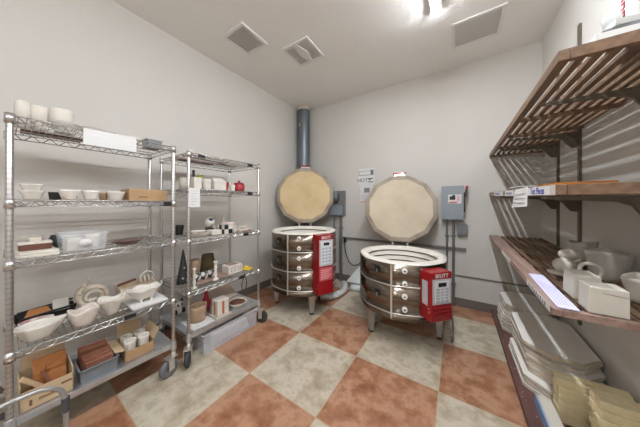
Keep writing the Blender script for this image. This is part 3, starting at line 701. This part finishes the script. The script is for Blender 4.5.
for o in set(C.objects)-mark:                     # the near rack stands slightly askew
    if o.parent is None:
        o.matrix_basis = Matrix.Translation((-1.83, .03, 0)) @ Matrix.Rotation(R(-.4), 4, 'Z') @ Matrix.Translation((1.83, -.03, 0)) @ Matrix.LocRotScale(o.location, o.rotation_euler, o.scale)
# ---- hand cart handle at the near left
t = thing('hand_cart', 'grey tube handle of a cart in the near left corner', 'cart', (-1.5, -.25, 0))
P = [(0, -.4, .1), (0, -.4, .44), (0, -.385, .49), (0, -.34, .508), (0, -.1, .515), (0, .15, .522), (0, .28, .532), (0, .34, .528), (0, .38, .512), (0, .405, .485), (0, .415, .45), (0, .42, .38), (0, .42, .1)]
MB().tube([(x, y, z-.028 if z > .2 else z) for x, y, z in P], .0095, 12).build('handle', tube_m, t)
for y in (-.4, .418): MB().cyl((0, y, .35), .0135, .065, 14).build('collar', collar_m, t)
MB().bb(-.18, .03, -.43, .44, .085, .105).build('platform', tube_m, t, bevel=.004)
for x in (-.14, -.01):
    for y in (-.36, .37): MB().lathe([(.005, -.012), (.038, -.012), (.042, -.006), (.042, .006), (.038, .012), (.005, .012)], 18, c=(x, y, .0425), M=Matrix.Rotation(pi/2, 3, 'X'), closed=True).bb(x-.01, x+.01, y-.018, y+.018, .07, .086).build('wheel', tyre_m, t)

# ---- rack 2, top shelf
Z2 = (1.722, 1.425, 1.003, .575); ZS2 = .225
rack(.848, 1.565, .525, Z2, ZS2, 'chrome wire shelf rack nearer the kilns, standing over a plastic bin', [(.1, 1.722), (.6, 1.722), (.6, 1.425), (.55, 1.003), (.5, .575)], tyred_m, (-35, 25))
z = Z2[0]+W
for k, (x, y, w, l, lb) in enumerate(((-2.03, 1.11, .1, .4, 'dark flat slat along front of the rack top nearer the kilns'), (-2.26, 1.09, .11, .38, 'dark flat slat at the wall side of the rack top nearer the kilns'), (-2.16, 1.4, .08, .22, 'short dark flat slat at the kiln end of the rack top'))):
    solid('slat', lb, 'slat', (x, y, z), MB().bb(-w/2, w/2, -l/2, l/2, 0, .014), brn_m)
# ---- rack 2, second shelf
z = Z2[1]+W
pot('glass_jar', 'cloudy glass jar at the left end of second shelf, farther rack', 'jar', (-2.05, .905, z), [(0, 0), (.034, 0), (.036, .08), (.03, .1), (.03, .105), (0, .105)], mat('cloudy_glass', 'c9c3b8', .3))
solid('ceramic_box', 'white upright box in front of the dark bottle', 'box', (-1.99, .985, z), MB().box((0, 0, .055), (.07, .07, .11), None, .96), glz_m, bevel=.005)
t = thing('bottle', 'dark green bottle behind white upright box', 'bottle', (-2.17, 1.05, z))
MB().lathe([(0, 0), (.022, 0), (.024, .1), (.011, .14), (.011, .185), (0, .185)], 16).build('body', dgreen_m, t)
MB().cyl((0, 0, .185), .012, .016, 12).build('cap', black_m, t)
t = thing('jar', 'jar with a yellow green frog lid behind the white mug', 'jar', (-2.1, 1.07, z))
MB().lathe([(0, 0), (.03, 0), (.033, .06), (.028, .1), (0, .1)], 16).build('body', clay_m, t)
l = MB().ell((0, 0, .118), .034, .036, .028).build('frog_lid', green_m, t)
for s in (-1, 1): MB().ell((.016, s*.014, .146), .009, .009, .009, 8).build('eye', green_m, l)
t = thing('mug', 'white mug between upright box and house shaped box', 'mug', (-1.98, 1.075, z))
MB().lathe(bowl_prof(.034, .042, .1, .005), 24).build('body', glz_m, t)
MB().tube([(0, -.041, .08), (.0, -.06, .075), (0, -.062, .04), (0, -.038, .03)], .005, 6).build('handle', glz_m, t)
t = thing('ceramic_house', 'white ceramic house with pitched roof, second shelf', 'pottery', (-1.99, 1.19, z))
MB().bb(-.05, .05, -.062, .062, 0, .08).build('walls', glz_m, t, bevel=.003)
MB().faces([(-.054, -.066, .08), (.054, -.066, .08), (.054, .066, .08), (-.054, .066, .08), (0, -.05, .125), (0, .05, .125)], [(3, 2, 1, 0), (0, 1, 4), (2, 3, 5), (1, 2, 5, 4), (3, 0, 4, 5)]).build('roof', glz_m, t)
pot('cup', 'dark red pointed cup between house and small white cup', 'cup', (-2.02, 1.297, z), bowl_prof(.012, .036, .095, .006), redg_m)
pot('cup', 'small white cup beside the red lidded pot', 'cup', (-2.0, 1.362, z), bowl_prof(.022, .029, .07, .005), glz_m)
t = thing('lidded_pot', 'bright red lidded pot at the kiln end of second shelf', 'pot', (-2.03, 1.465, z))
MB().lathe([(0, 0), (.05, 0), (.058, .03), (.058, .075), (.052, .085), (0, .085)], 24).build('body', redg_m, t)
l = MB().lathe([(0, .085), (.055, .085), (.05, .1), (.015, .106), (0, .106)], 24).build('lid', redg_m, t)
MB().ell((0, 0, .117), .013, .013, .013, 12).build('knob', redg_m, l)
t = thing('paper_note', 'white paper note taped to the front post of the farther rack', 'note', (-1.8115, .885, 1.355))
MB().bb(-.001, .001, -.046, .042, -.08, .075).build('sheet', paper_m, t)
g = MB()
for k in range(6): g.bb(.001, .0016, -.035, .03-.012*(k % 3), .05-.022*k, .054-.022*k)
g.build('text_lines', MATS['pale_ink'], t)
# ---- rack 2, third shelf
z = Z2[2]+W
pot('platter', 'wide white platter at the bottom left of the third shelf, farther rack', 'platter', (-1.95, .985, z), bowl_prof(.07, .095, .025, .006), bisq_m, sx=.85)
pot('platter', 'smaller white dish on top of the wide white platter', 'platter', (-1.955, .985, z+.026), bowl_prof(.05, .075, .022, .006), glz_m, sx=.85)
pot('cup', 'dark mug ring behind the white platters', 'cup', (-2.2, .935, z), bowl_prof(.03, .04, .09), dark_m)
t = thing('jar', 'white round jar with navy blue dot, tilted, third shelf', 'jar', (-2.12, 1.18, z))
M3 = Matrix.Rotation(R(38), 3, 'Y')
MB().lathe([(0, -.045), (.034, -.043), (.046, 0), (.042, .035), (.032, .046), (0, .046)], 24, c=(0, 0, .095), M=M3).build('body', glz_m, t)
MB().lathe([(0, .047), (.022, .047), (.02, .053), (0, .053)], 16, c=(0, 0, .095), M=M3).build('dot', blueg_m, t)
MB().lathe([(0, 0), (.045, 0), (.04, .045), (0, .045)], 18).build('stand', dark_m, t)
solid('ceramic_box', 'low white block in front of the dotted jar', 'box', (-1.95, 1.135, z), MB().bb(-.06, .05, -.05, .045, 0, .042), bisq_m, bevel=.006)
t = thing('checkered_box', 'black and white checkered cube on the third shelf', 'box', (-1.925, 1.237, z))
MB().bb(-.043, .043, -.043, .043, 0, .086).build('cube', glz_m, t)
for (sy, sz) in ((-1, 1), (1, -1)):
    MB().bb(.043, .0438, min(0, sy*.043), max(0, sy*.043), .043+min(0, sz*.043), .043+max(0, sz*.043)).build('black_square', black_m, t)
    MB().bb(min(0, sy*.043), max(0, sy*.043), -.0438, -.043, .043+min(0, sz*.043), .043+max(0, sz*.043)).build('black_square', black_m, t)
pot('cup', 'pink and white crackled cup beside the checkered cube', 'cup', (-2.02, 1.345, z), bowl_prof(.03, .045, .095, .006), pink_m)
pot('bottle', 'white spired bottle between dotted jar and checkered cube, at the back', 'bottle', (-2.25, 1.27, z), [(0, 0), (.04, 0), (.045, .03), (.03, .08), (.008, .12), (.005, .16), (0, .161)], bisq_m)
pot('bottle', 'white spired bottle behind the pink crackled cup', 'bottle', (-2.25, 1.42, z), [(0, 0), (.035, 0), (.04, .03), (.02, .08), (.007, .12), (.004, .155), (0, .156)], bisq_m)
solid('stick', 'rusty figure lying between the two spired bottles', 'figure', (-2.12, 1.3, z), MB().ell((0, 0, .022), .03, .04, .022, 12).ell((.0, .035, .05), .016, .016, .02, 10), rust_m)
pot('dish', 'flat pinkish white dish at the kiln end of the third shelf', 'dish', (-1.955, 1.455, z), bowl_prof(.06, .085, .02, .006), pink_m, sx=1.)
pot('dish', 'small white shell dish on the flat pinkish dish', 'dish', (-1.955, 1.455, z+.021), bowl_prof(.03, .05, .025, .005), bisq_m, 30, fn=ruffle(7, .08, .3), sx=.8)
pot('dish', 'small white oval dish leaning at the front of the wide platter', 'dish', (-1.9, .93, z+.0265), bowl_prof(.02, .036, .03, .005), bisq_m, sx=.8)
pot('cup', 'small white cup between low white block and checkered cube, rear', 'cup', (-2.05, 1.255, z), bowl_prof(.022, .03, .07, .005), bisq_m)
pot('figure', 'small white knobbed figure in front of the pink cup', 'figure', (-1.93, 1.335, z), [(0, 0), (.022, 0), (.024, .02), (.01, .04), (.016, .055), (.01, .07), (0, .072)], bisq_m)
pot('dish', 'shallow white dish beside checkered cube, toward the kilns', 'dish', (-1.9, 1.39, z), bowl_prof(.02, .036, .02, .005), bisq_m, sx=.9)
# ---- rack 2, fourth shelf
z = Z2[3]+W
t = thing('cone_tree', 'tall black cone with silver stars by the rack corner post', 'ornament', (-2.1, .925, z))
MB().lathe([(0, 0), (.055, 0), (.052, .01), (.005, .3), (0, .303)], 24).build('cone', black_m, t)
for (a, zz) in ((-.1, .14), (-.45, .05), (.5, .09), (.25, .03)):
    r = .055-.05*zz/.3; MB().box((r*cos(a)+.001, r*sin(a), zz), (.004, .014, .014), Matrix.Rotation(a, 3, 'Z') @ Matrix.Rotation(pi/4, 3, 'X')).build('star', seam_m, t)
pot('vase', 'tan vase between black cone and olive vase', 'vase', (-2.17, 1.06, z), bowl_prof(.035, .047, .17, .006), tan_m)
pot('vase', 'dark olive brown tapered vase on the fourth shelf', 'vase', (-2.16, 1.185, z), [(0, 0), (.07, 0), (.074, .03), (.056, .19), (.056, .2), (.048, .2), (.06, .03), (0, .02)], olive_m)
solid('tray', 'mauve clay tray at front under the small blotched cups', 'tray', (-1.965, 1.145, z), MB().bb(-.095, .055, -.19, .12, 0, .012), mauve_m, bevel=.003)
for k, y in enumerate((1.0, 1.065, 1.13)):
    pot('cup', ['blotched black and white cup nearest the slim left candlestick', 'blotched black and white cup, middle of its row of three', 'blotched black and white cup nearest the broad right candlestick'][k], 'cup', (-2.0, y, z+.0125), [(0, 0), (.024, 0), (.032, .03), (.027, .062), (.022, .066), (.022, .05), (0, .02)], cow_m, 18, 'small blotched cups')
cand = [(0, 0), (.024, 0), (.024, .01), (.009, .022), (.014, .06), (.008, .085), (.013, .12), (.009, .15), (.015, .16), (.015, .175), (0, .175)]
pot('candlestick', 'slim white candlestick by the front post of the farther rack', 'candlestick', (-1.865, .907, z), cand, bisq_m)
pot('candlestick', 'white candlestick with a broad base, middle of the shelf front', 'candlestick', (-1.88, 1.105, z+.0125), [(r*1.2, zz) for r, zz in cand], bisq_m)
t = thing('ceramic_box', 'long white box pierced with holes, left of yellow cloth', 'box', (-1.98, 1.345, z))
MB().bb(-.065, .055, -.075, .085, 0, .085).build('body', bisq_m, t, bevel=.004)
m_ = MB()
for y in (-.045, -.005, .035, .06):
    for zz in (.03, .055): m_.bb(.055, .056, y-.005, y+.005, zz-.004, zz+.004)
m_.build('hole', ink_m, t)
MB().bb(-.05, .04, -.05, .05, .085, .092).build('lid_panel', mauve_m, t)
solid('cloth', 'folded yellow cloth at the kiln end of the fourth shelf', 'cloth', (-1.93, 1.495, z), MB().box((0, 0, .01), (.1, .07, .02), Matrix.Rotation(.3, 3, 'Z'), .85).box((-.01, 0, .028), (.07, .05, .016), None, .7), yel_m, bevel=.005)
t = thing('hanging_tongs', 'dark metal tongs hanging from the shelf edge above the brown bowl', 'tongs', (-1.838, 1.385, z-.01))
MB().tube([(0, -.02, -.15), (.002, -.03, -.1), (.008, -.01, -.02), (.0, 0, .014), (-.012, .004, .014)], .005, 6).build('arm', dark_m, t)
MB().tube([(0, .02, -.15), (.002, .03, -.1), (.008, .012, -.02), (.006, .004, .0)], .005, 6).build('arm', dark_m, t)
# ---- rack 2, bottom solid shelf
z = ZS2+.001
solid('board', 'white board under the tan round pot, bottom shelf', 'board', (-1.96, .965, z), MB().bb(-.12, .1, -.07, .12, 0, .01), paper_m)
pot('pot', 'rough tan cylindrical pot standing on the white board', 'pot', (-2.0, 1.0, z+.0105), bowl_prof(.07, .078, .135, .01), tan_m, fn=ruffle(5, .02, .03))
t = thing('panda_figure', 'black and white panda figure behind the tan pot', 'figure', (-2.27, .95, z))
MB().ell((0, 0, .045), .05, .05, .045).ell((.02, 0, .105), .038, .04, .036).build('body', bisq_m, t)
for s in (-1, 1):
    MB().ell((.015, s*.03, .138), .012, .014, .014, 10).build('ear', black_m, t); MB().ell((.052, s*.016, .108), .008, .01, .012, 10).build('eye_patch', black_m, t); MB().ell((.045, s*.035, .045), .018, .016, .026, 10).build('paw', black_m, t)
pot('bottle', 'dark red glazed bottle with slim neck', 'bottle', (-2.13, 1.15, z), [(0, 0), (.04, 0), (.043, .08), (.018, .15), (.013, .21), (.016, .22), (0, .22)], redg_m)
t = thing('ceramic_box', 'white box vase with an orange stripe, bottom shelf', 'vase', (-1.93, 1.18, z))
MB().bb(-.055, .05, -.055, .06, .008, .155).build('body', glz_m, t, bevel=.006)
MB().bb(.05, .0515, -.01, .012, .02, .14).build('orange_stripe', orangei_m, t); MB().bb(-.01, .012, -.0565, -.055, .02, .14).build('orange_stripe', orangei_m, t)
MB().bb(-.075, .07, -.075, .08, 0, .008).build('base_tray', cream_m, t)
t = thing('clay_slab', 'tan clay slab tilted behind the brown filled bowl', 'slab', (-2.19, 1.37, z))
MB().box((0, 0, .075), (.2, .26, .022), Matrix.Rotation(R(28), 3, 'Y')).build('slab', mat('pale_tan_clay', 'b9a797', .8, var=.08, scale=8), t, bevel=.005)
MB().box((-.06, 0, .045), (.03, .2, .09)).build('support_block', tan_m, t)
t = thing('bowl', 'cream shallow bowl filled with brown glaze, front of bottom shelf', 'bowl', (-1.95, 1.385, z))
MB().lathe(bowl_prof(.06, .1, .045, .008), 30).build('body', mat('pale_cream', 'd8ccbd', .6), t)
MB().lathe([(0, .03), (.082, .03), (.082, .034), (0, .034)], 30).build('brown_filling', brn_m, t)
# ---- bin on the floor under rack 2
t = thing('storage_bin', 'long low clear plastic bin on the floor under the farther rack', 'bin', (-2.0, 1.24, 0))
openbox(MB(), .38, .56, .17, 1.03, .004, .001).build('tub', binw_m, t)
m_ = MB()
for s in (-1, 1): m_.bb(s*.2, s*.19, -.293, .293, .163, .175); m_.bb(-.2, .2, s*.293, s*.283, .163, .175)
m_.build('rim', binw_m, t)
solid('paper_bundle', 'white folded paper bundle inside the long floor bin', 'paper', (-2.0, 1.25, .006), MB().box((0, 0, .05), (.3, .42, .1), None, .9), mat('grey_paper', 'dcdee2', .8, var=.15, scale=8), bevel=.01)

# ------------------------------------------------------------------ right wall standards and slatted shelves
SX0 = .325
def shelf(zfar, znear, ynear, label, first=.0465, fm=wood_m, sm=wood_m, th=.02, hb=.042):
    yf = YB-.004; L_ = yf-ynear; tilt = math.atan2(zfar-znear, L_)
    t = thing('slatted_shelf', label, 'shelf', (SX0, ynear, znear)); t.rotation_euler.x = tilt; L_ = L_/cos(tilt)-.004
    # origin: front near top edge; x to the wall, y to the back wall
    MB().bb(0, .03, 0, L_, -hb, 0).build('front_board', fm, t, bevel=.003)
    MB().bb(.0305, first, .0255, L_, -th, -.001).build('slat', fm, t)
    MB().bb(.0305, .445, 0, .025, -hb, -.0005).build('end_board', fm, t, bevel=.002)
    x = first
    while x < .42:
        MB().bb(x+.0195, min(x+.0455, .445), .0255, L_, -th-(.003 if x > .19 and th > .015 else 0), -.001).build('slat', sm, t); x += .0455
    for y in (.36*L_, .56*L_, .78*L_, L_-.03):
        MB().bb(.0305, .44, y-.012, y+.012, -th-.0255 if th > .015 else -th-.022, -th-.0035 if th > .015 else -th-.0005).build('cross_bar', sm, t)
    return t
ST = (1.6, 2.37, 2.77)
s1 = shelf(1.895, 1.884, 1.165, 'highest slatted wooden shelf on the right wall')
s2 = shelf(1.432, 1.376, 1.19, 'slatted wooden shelf with paper labels and the orange board')
s3 = shelf(.93, .878, 1.23, 'slatted wooden shelf holding grey clay pots', first=.085, sm=wood_m, fm=woodp_m, th=.012, hb=.03)
def shz(y, zf, zn, yn): return zn+(zf-zn)*(y-yn)/(YB-yn)
for y, lb in zip(ST, ('slotted bronze wall strip holding right wall shelves, nearest the camera', 'slotted bronze wall strip in the middle of right wall', 'slotted bronze wall strip nearest the back wall')):
    t = thing('wall_standard', lb, 'shelf bracket', (XR, y, 0))
    MB().bb(-.014, 0, -.015, .015, .4, 2.64).build('upright', standard_m, t)
    for i_, (zf, zn, yn) in enumerate(((1.895, 1.884, 1.165), (1.432, 1.376, 1.19), (.93, .878, 1.23))):
        z = shz(y, zf, zn, yn)-(.048, .048, .0365)[i_]
        b = MB()
        pf = [(-.014, -.12), (-.05, -.118), (-.075, -.085), (-.095, -.05), (-.14, -.03), (-.4, -.012), (-.4, 0), (-.014, 0)]
        V = [(x_, -.006, z+z_) for x_, z_ in pf]+[(x_, .006, z+z_) for x_, z_ in pf]; n = len(pf)
        b.faces(V, [tuple(range(n-1, -1, -1)), tuple(range(n, 2*n))]+[(i, (i+1) % n, n+(i+1) % n, n+i) for i in range(n)])
        b.build('bracket', standard_m, t)
# labels on the front boards (local shelf coords: x=0 is the front face)
MB().bb(-.0014, -.0006, 1.12, 1.62, -.04, -.002).build('paper_label', paper_m, s2)
l2 = MB().bb(-.0014, -.0006, .72, 1.03, -.042, -.002).build('paper_label', paper_m, s2)
l3 = MB().bb(-.0014, -.0006, .06, .4, -.041, -.001).build('paper_label', paper_m, s2)
MB().bb(-.0014, -.0006, .004, .056, -.041, -.001).build('end_tape', mat('grey_tape', 'c9c4bf', .6), s2)
text('lettering', 'Test Pieces', .045, bluei_m, s2, basis((0, -1, 0), (0, 0, 1), (-.0016, .23, -.022)), .0004)
g = MB()
for k in range(7): g.bb(-.0022, -.0014, 1.5-k*.035, 1.52-k*.035, -.03+.004*(k % 2), -.012-.003*(k % 3))
for k in range(6): g.bb(-.0022, -.0014, .97-k*.035, .985-k*.035, -.03, -.014-.003*(k % 2))
g.build('handwriting', bluei_m, s2)
MB().bb(-.0014, -.0006, .02, .36, -.029, -.001).build('paper_label', paper_m, s3)
MB().bb(-.0014, -.0006, .8, 1.14, -.029, -.001).build('paper_label', paper_m, s3)
g = MB()
for k in range(9): g.bb(-.0022, -.0014, .31-k*.03, .325-k*.03, -.024, -.008-.004*(k % 2))
g.build('handwriting', ink_m, s3)
# paper note hanging from the middle shelf
zc = shz(1.74, 1.432, 1.376, 1.19)
t = thing('paper_note', 'white paper note hanging from the labelled shelf front', 'note', (SX0-.0006, 1.73, zc))
m_ = MB().faces([(-.012, -.19, -.105), (-.012, .17, -.115), (-.001, .14, .003), (-.001, -.15, .003), (-.0105, -.19, -.105), (-.0105, .17, -.115), (.0005, .14, .003), (.0005, -.15, .003)],
                [(3, 2, 1, 0), (4, 5, 6, 7), (0, 1, 5, 4), (1, 2, 6, 5), (2, 3, 7, 6), (3, 0, 4, 7)])
m_.build('sheet', paper_m, t)
g = MB()
for k in range(3): g.bb(-.0125+.003*k, -.011+.003*k, -.13, .12, -.085+.025*k, -.081+.025*k)
g.build('text_lines', MATS['pale_ink'], t)
# --- top shelf things
z = shz(1.35, 1.895, 1.884, 1.165)+.0005
mat('carton_white', 'cbcbc9', .7)
z = shz(1.3, 1.895, 1.884, 1.165)+.001
t = thing('carton', 'tall white carton with red lettering on the highest shelf', 'box', (.625, 1.36, z))
MB().bb(-.065, .085, -.07, .06, 0, .3).build('box', MATS['carton_white'], t)
for k in range(3):
    m_ = MB(); zz = .16+k*.035
    for a in ((0, .02, 0, .006), (0, .006, 0, .026), (0, .02, .02, .026)[:4]): m_.bb(-.0665, -.065, a[0], a[1], zz+a[2], zz+a[3])
    m_.build('red_mark', redi_m, t)
def pile(lb, x, y, w, l, z0, h, rz, rx, m):
    o = MB().bb(-w/2, w/2, -l/2, l/2, 0, h).build('paper_stack', m, None, (x, y, z0)); o.rotation_euler = (0, rx, rz); tag(o, lb, 'paper')
pile('white paper stack at the bottom on the highest shelf', .5, 1.225, .17, .1, z, .022, .05, 0, paper_m)
pile('grey folder on the white paper stack, highest shelf', .52, 1.226, .15, .085, z+.0225, .016, -.1, 0, gplas_m)
pile('pale grey sheets on the grey folder, highest shelf', .52, 1.225, .13, .075, z+.039, .02, .2, 0, mat('pale_grey_sheet', 'c2c4c1', .7))
t = thing('plastic_bag', 'small clear crumpled bag on the paper pile, highest shelf', 'bag', (.475, 1.225, z+.0595))
MB().lathe([(0, 0), (.02, .0), (.024, .03), (.017, .05), (.006, .06), (.01, .075), (0, .075)], 14, fn=ruffle(5, .12, .06)).build('bag', clear_plastic('clear_bag', 'dfe2e4', .6), t)
# --- second shelf things
def onshelf(y, p): return shz(y, *p)+.0006
p2 = (1.432, 1.376, 1.19); p3 = (.93, .878, 1.23)
t = MB().box((0, 0, 0), (.2, .3, .022)).build('board', orange_m, None, (.52, 1.7, onshelf(1.7, p2)+.0118)); t.rotation_euler.x = math.atan2(.056, 2.02)
tag(t, 'orange brown wooden board lying on the labelled shelf', 'board')
t = MB().box((0, 0, 0), (.2, .3, .006)).build('paper_stack', paper_m, None, (.46, 2.12, onshelf(2.12, p2)+.022)); t.rotation_euler.x = math.atan2(.056, 2.02)
tag(t, 'white sheet resting on small block behind the orange board', 'paper')
t = MB().box((0, 0, 0), (.08, .1, .0165)).build('block', cream_m, None, (.46, 2.12, onshelf(2.12, p2)+.0102)); t.rotation_euler.x = math.atan2(.056, 2.02)
tag(t, 'small cream block under the white sheet on labelled shelf', 'block')
# --- third shelf things
def z3(y): return onshelf(y, p3)+.001
t = MB().box((0, 0, 0), (.06, .45, .004)).build('paper_stack', paperl_m, None, (.375, 1.46, z3(1.46)+.003)); t.rotation_euler = (math.atan2(.052, 1.98), 0, -.02)
tag(t, 'lavender paper sheets along the front edge of the clay pot shelf', 'paper')
m_ = MB()
for k in range(5): m_.bb(-.02+.01*k, -.018+.01*k, -.2, .12-.02*k, .002, .0026)
m_.build('text_lines', mat('lavender_ink', '9a98c4', .8), t)
def tilt3(o): o.rotation_euler.x = math.atan2(.052, 1.98); return o
t = tilt3(thing('plaster_block', 'off-white plaster block nearest the shelf end, right wall', 'plaster block', (.476, 1.288, z3(1.288))))
MB().box((0, 0, .051), (.1, .085, .102), None, .97).build('block', plaster_m, t, bevel=.004)
MB().faces([(.045, -.0425, .075), (.02, -.0425, .078), (-.015, -.0425, .083), (.045, -.0428, .077), (.02, -.0428, .08), (-.015, -.0428, .0845)], [(0, 1, 4, 3), (1, 2, 5, 4)]).build('crack', ink_m, t)
t = tilt3(thing('plaster_block', 'off-white plaster block behind the one at the shelf end', 'plaster block', (.468, 1.43, z3(1.43))))
MB().box((0, 0, .054), (.085, .11, .108), None, .95).build('block', plaster_m, t, bevel=.006)
t = tilt3(thing('clay_figure', 'grey clay snowman figure lying on a saucer', 'figure', (.515, 1.77, z3(1.77)+.014)))
MB().ell((0, 0, .042), .047, .05, .042, 20).build('body', clay_m, t)
MB().ell((.022, .03, .098), .038, .04, .034, 20).build('head', clay_m, t)
tilt3(pot('saucer', 'grey clay saucer under the snowman figure', 'saucer', (.51, 1.765, z3(1.765)), [(0, 0), (.045, 0), (.064, .009), (.066, .013), (.05, .0115), (0, .0115)], clay_m))
tilt3(pot('vase', 'grey dented clay vase behind the snowman, against the wall', 'vase', (.685, 2.06, z3(2.06)), bowl_prof(.045, .062, .15, .007), clayd_m, 28, fn=ruffle(3, .1, .04)))
sqf = lambda a, r, h: (r/max(abs(cos(a-.4)), abs(sin(a-.4)))**.75*(1+.04*sin(4*a)*min(1, h/.1)), h*(1+.05*sin(2*a)))
tilt3(pot('vessel', 'large grey square clay vessel on the third shelf', 'vessel', (.683, 1.80, z3(1.8)), bowl_prof(.05, .069, .15, .007), clayd_m, 40, fn=sqf, rz=.2))
tilt3(pot('vessel', 'smaller grey clay bowl cut by the right edge', 'bowl', (.672, 1.47, z3(1.47)), bowl_prof(.045, .07, .105, .008), clay_m, 32, fn=sqf, rz=.5))
t = tilt3(thing('clay_ring', 'grey clay ring handle on a low foot behind plaster blocks', 'pottery', (.565, 1.63, z3(1.63))))
MB().tube([(.036*cos(a), .036*sin(a)*.6, .075+.03*sin(a)) for a in [2*pi*i/20 for i in range(20)]], .009, 8, True).build('ring', clay_m, t)
MB().lathe([(0, 0), (.035, 0), (.03, .05), (0, .055)], 16).build('foot', clay_m, t)
tilt3(pot('flower_dish', 'small crumpled white dish between snowman and dented vase', 'dish', (.6, 1.96, z3(1.96)), bowl_prof(.02, .04, .05, .005), bisq_m, 24, fn=ruffle(5, .2, .15)))

# --- bottom plank shelf
t = thing('plank_shelf', 'plum stained plank shelf on the floor along the right wall', 'shelf', (.34, 1.1, 0))
for i in range(4):
    x = .0+i*.109; MB().bb(x, x+.1055, 0, YB-1.1-.016, .026, .05).build('plank', plum_m, t, bevel=.002)
for y in (.05, .7, 1.4, 2.05): MB().bb(.015, .41, y, y+.04, 0, .026).build('runner', wood_m, t)
# --- kiln shelves (bats)
def bat(X, Yl, cut, th): return MB().prism([(-X/2+cut, -Yl/2), (X/2-cut, -Yl/2), (X/2, -Yl/2+cut), (X/2, Yl/2-cut), (X/2-cut, Yl/2), (-X/2+cut, Yl/2), (-X/2, Yl/2-cut), (-X/2, -Yl/2+cut)], 0, th)
def stack(x, y, X, Yl, cut, n, z0, th, gap, where, jit):
    src = None; zz = z0; e = th+gap
    names = ['bottom', 'second from the bottom', 'third from the bottom', 'fourth from the bottom', 'fifth from the bottom', 'sixth from the bottom', 'seventh from the bottom', 'eighth from the bottom', 'ninth from the bottom', 'tenth from the bottom']
    for k in range(n):
        if src is None:
            o = bat(X, Yl, cut, th).build('kiln_shelf', bat_m, None); src = o
            o.data.materials.append(bate_m)
            for p_ in o.data.polygons:
                if abs(p_.normal.z) < .5: p_.material_index = 1
        else: o = src.copy(); C.objects.link(o)
        dx, dy, rz = jit(k)
        o.location = (x+dx, y+dy, zz); o.rotation_euler.z = rz
        lb = 'top' if k == n-1 else (names[k] if k < 6 else ['', 'second from the top', 'third from the top', 'fourth from the top', 'fifth from the top', 'sixth from top', 'seventh from top'][n-1-k])
        tag(o, f'white kiln shelf slab, {lb} of the {where}', 'kiln shelf', f'kiln shelves in the {where}')
        zz += e
    return zz
random.seed(3)
def j1(k): return ((-.012 if k < 5 else .008)+random.uniform(-.006, .006), random.uniform(-.012, .012), random.uniform(-.02, .02))
stack(.575, 2.9, .36, .5, .1, 9, .051, .021, .01, 'far stack by the back wall', j1)
def j2(k):
    if k < 3: return (-.025+random.uniform(-.008, .008), -.005, random.uniform(-.02, .02))
    if k < 7: return (.008+random.uniform(-.01, .004), .045+random.uniform(-.01, .01), random.uniform(-.02, .02))
    return ((-.005, -.002, .008)[k % 3], .05+.012*(k % 3), -.03+.025*(k % 3))
stack(.58, 2.215, .35, .66, .1, 10, .051, .021, .008, 'near stack beside yellow posts', j2)
# --- kiln posts
def posts(x0, x1, y0, cols, rows, z0, s, where):
    src = None
    rn = ['bottom row', 'second row up', 'third row up', 'fourth row up', 'fifth row up', 'sixth row up', 'seventh row up']; cn = ['near', 'far']
    for r_ in range(rows):
        for c_ in range(cols):
            if src is None:
                o = MB().bb(0, x1-x0, -s/2+.001, s/2-.001, 0, s-.002).build('kiln_post', post_m, None, bevel=.004); src = o
            else: o = src.copy(); C.objects.link(o)
            o.location = (x0+random.uniform(-.006, .006), y0+(c_+.5)*s, z0+r_*s)
            tag(o, f'yellow kiln post, {cn[c_]} one in the {rn[r_]} of the {where}', 'kiln post', f'kiln posts in the {where}')
posts(.485, .765, 1.755, 2, 6, .051, .0415, 'far bundle')
posts(.575, .765, 1.585, 2, 7, .051, .043, 'near bundle')
t = thing('plaster_slab', 'white slab with a blue edge in front of the yellow posts', 'slab', (.445, 1.53, .0515))
MB().bb(-.03, .033, -.3, .3, 0, .07).build('slab', plaster_m, t, bevel=.008)
MB().bb(-.037, -.03, -.3, .3, 0, .065).build('blue_edge', blue_m, t)

# ------------------------------------------------------------------ camera, world, view
cam = bpy.data.cameras.new('camera'); co = bpy.data.objects.new('camera', cam); C.objects.link(co)
co.location = (0, 0, 1.3); co.rotation_euler = (pi/2, 0, R(33.105)); cam.sensor_width = 36; cam.lens = 36*209.776/640; cam.shift_y = -(213.5-203.877)/640; cam.clip_start = .02
bpy.context.scene.camera = co
w = bpy.data.worlds.new('world'); bpy.context.scene.world = w; w.use_nodes = True
w.node_tree.nodes['Background'].inputs['Color'].default_value = (1, 1, 1, 1); w.node_tree.nodes['Background'].inputs['Strength'].default_value = .3
sc = bpy.context.scene
sc.view_settings.view_transform = 'Standard'; sc.view_settings.look = 'None'; sc.view_settings.gamma = 1; sc.view_settings.use_curve_mapping = False
sc.view_settings.exposure = 0.0
sc.cycles.use_denoising = True; sc.cycles.max_bounces = 10; sc.cycles.diffuse_bounces = 8; sc.cycles.transparent_max_bounces = 12
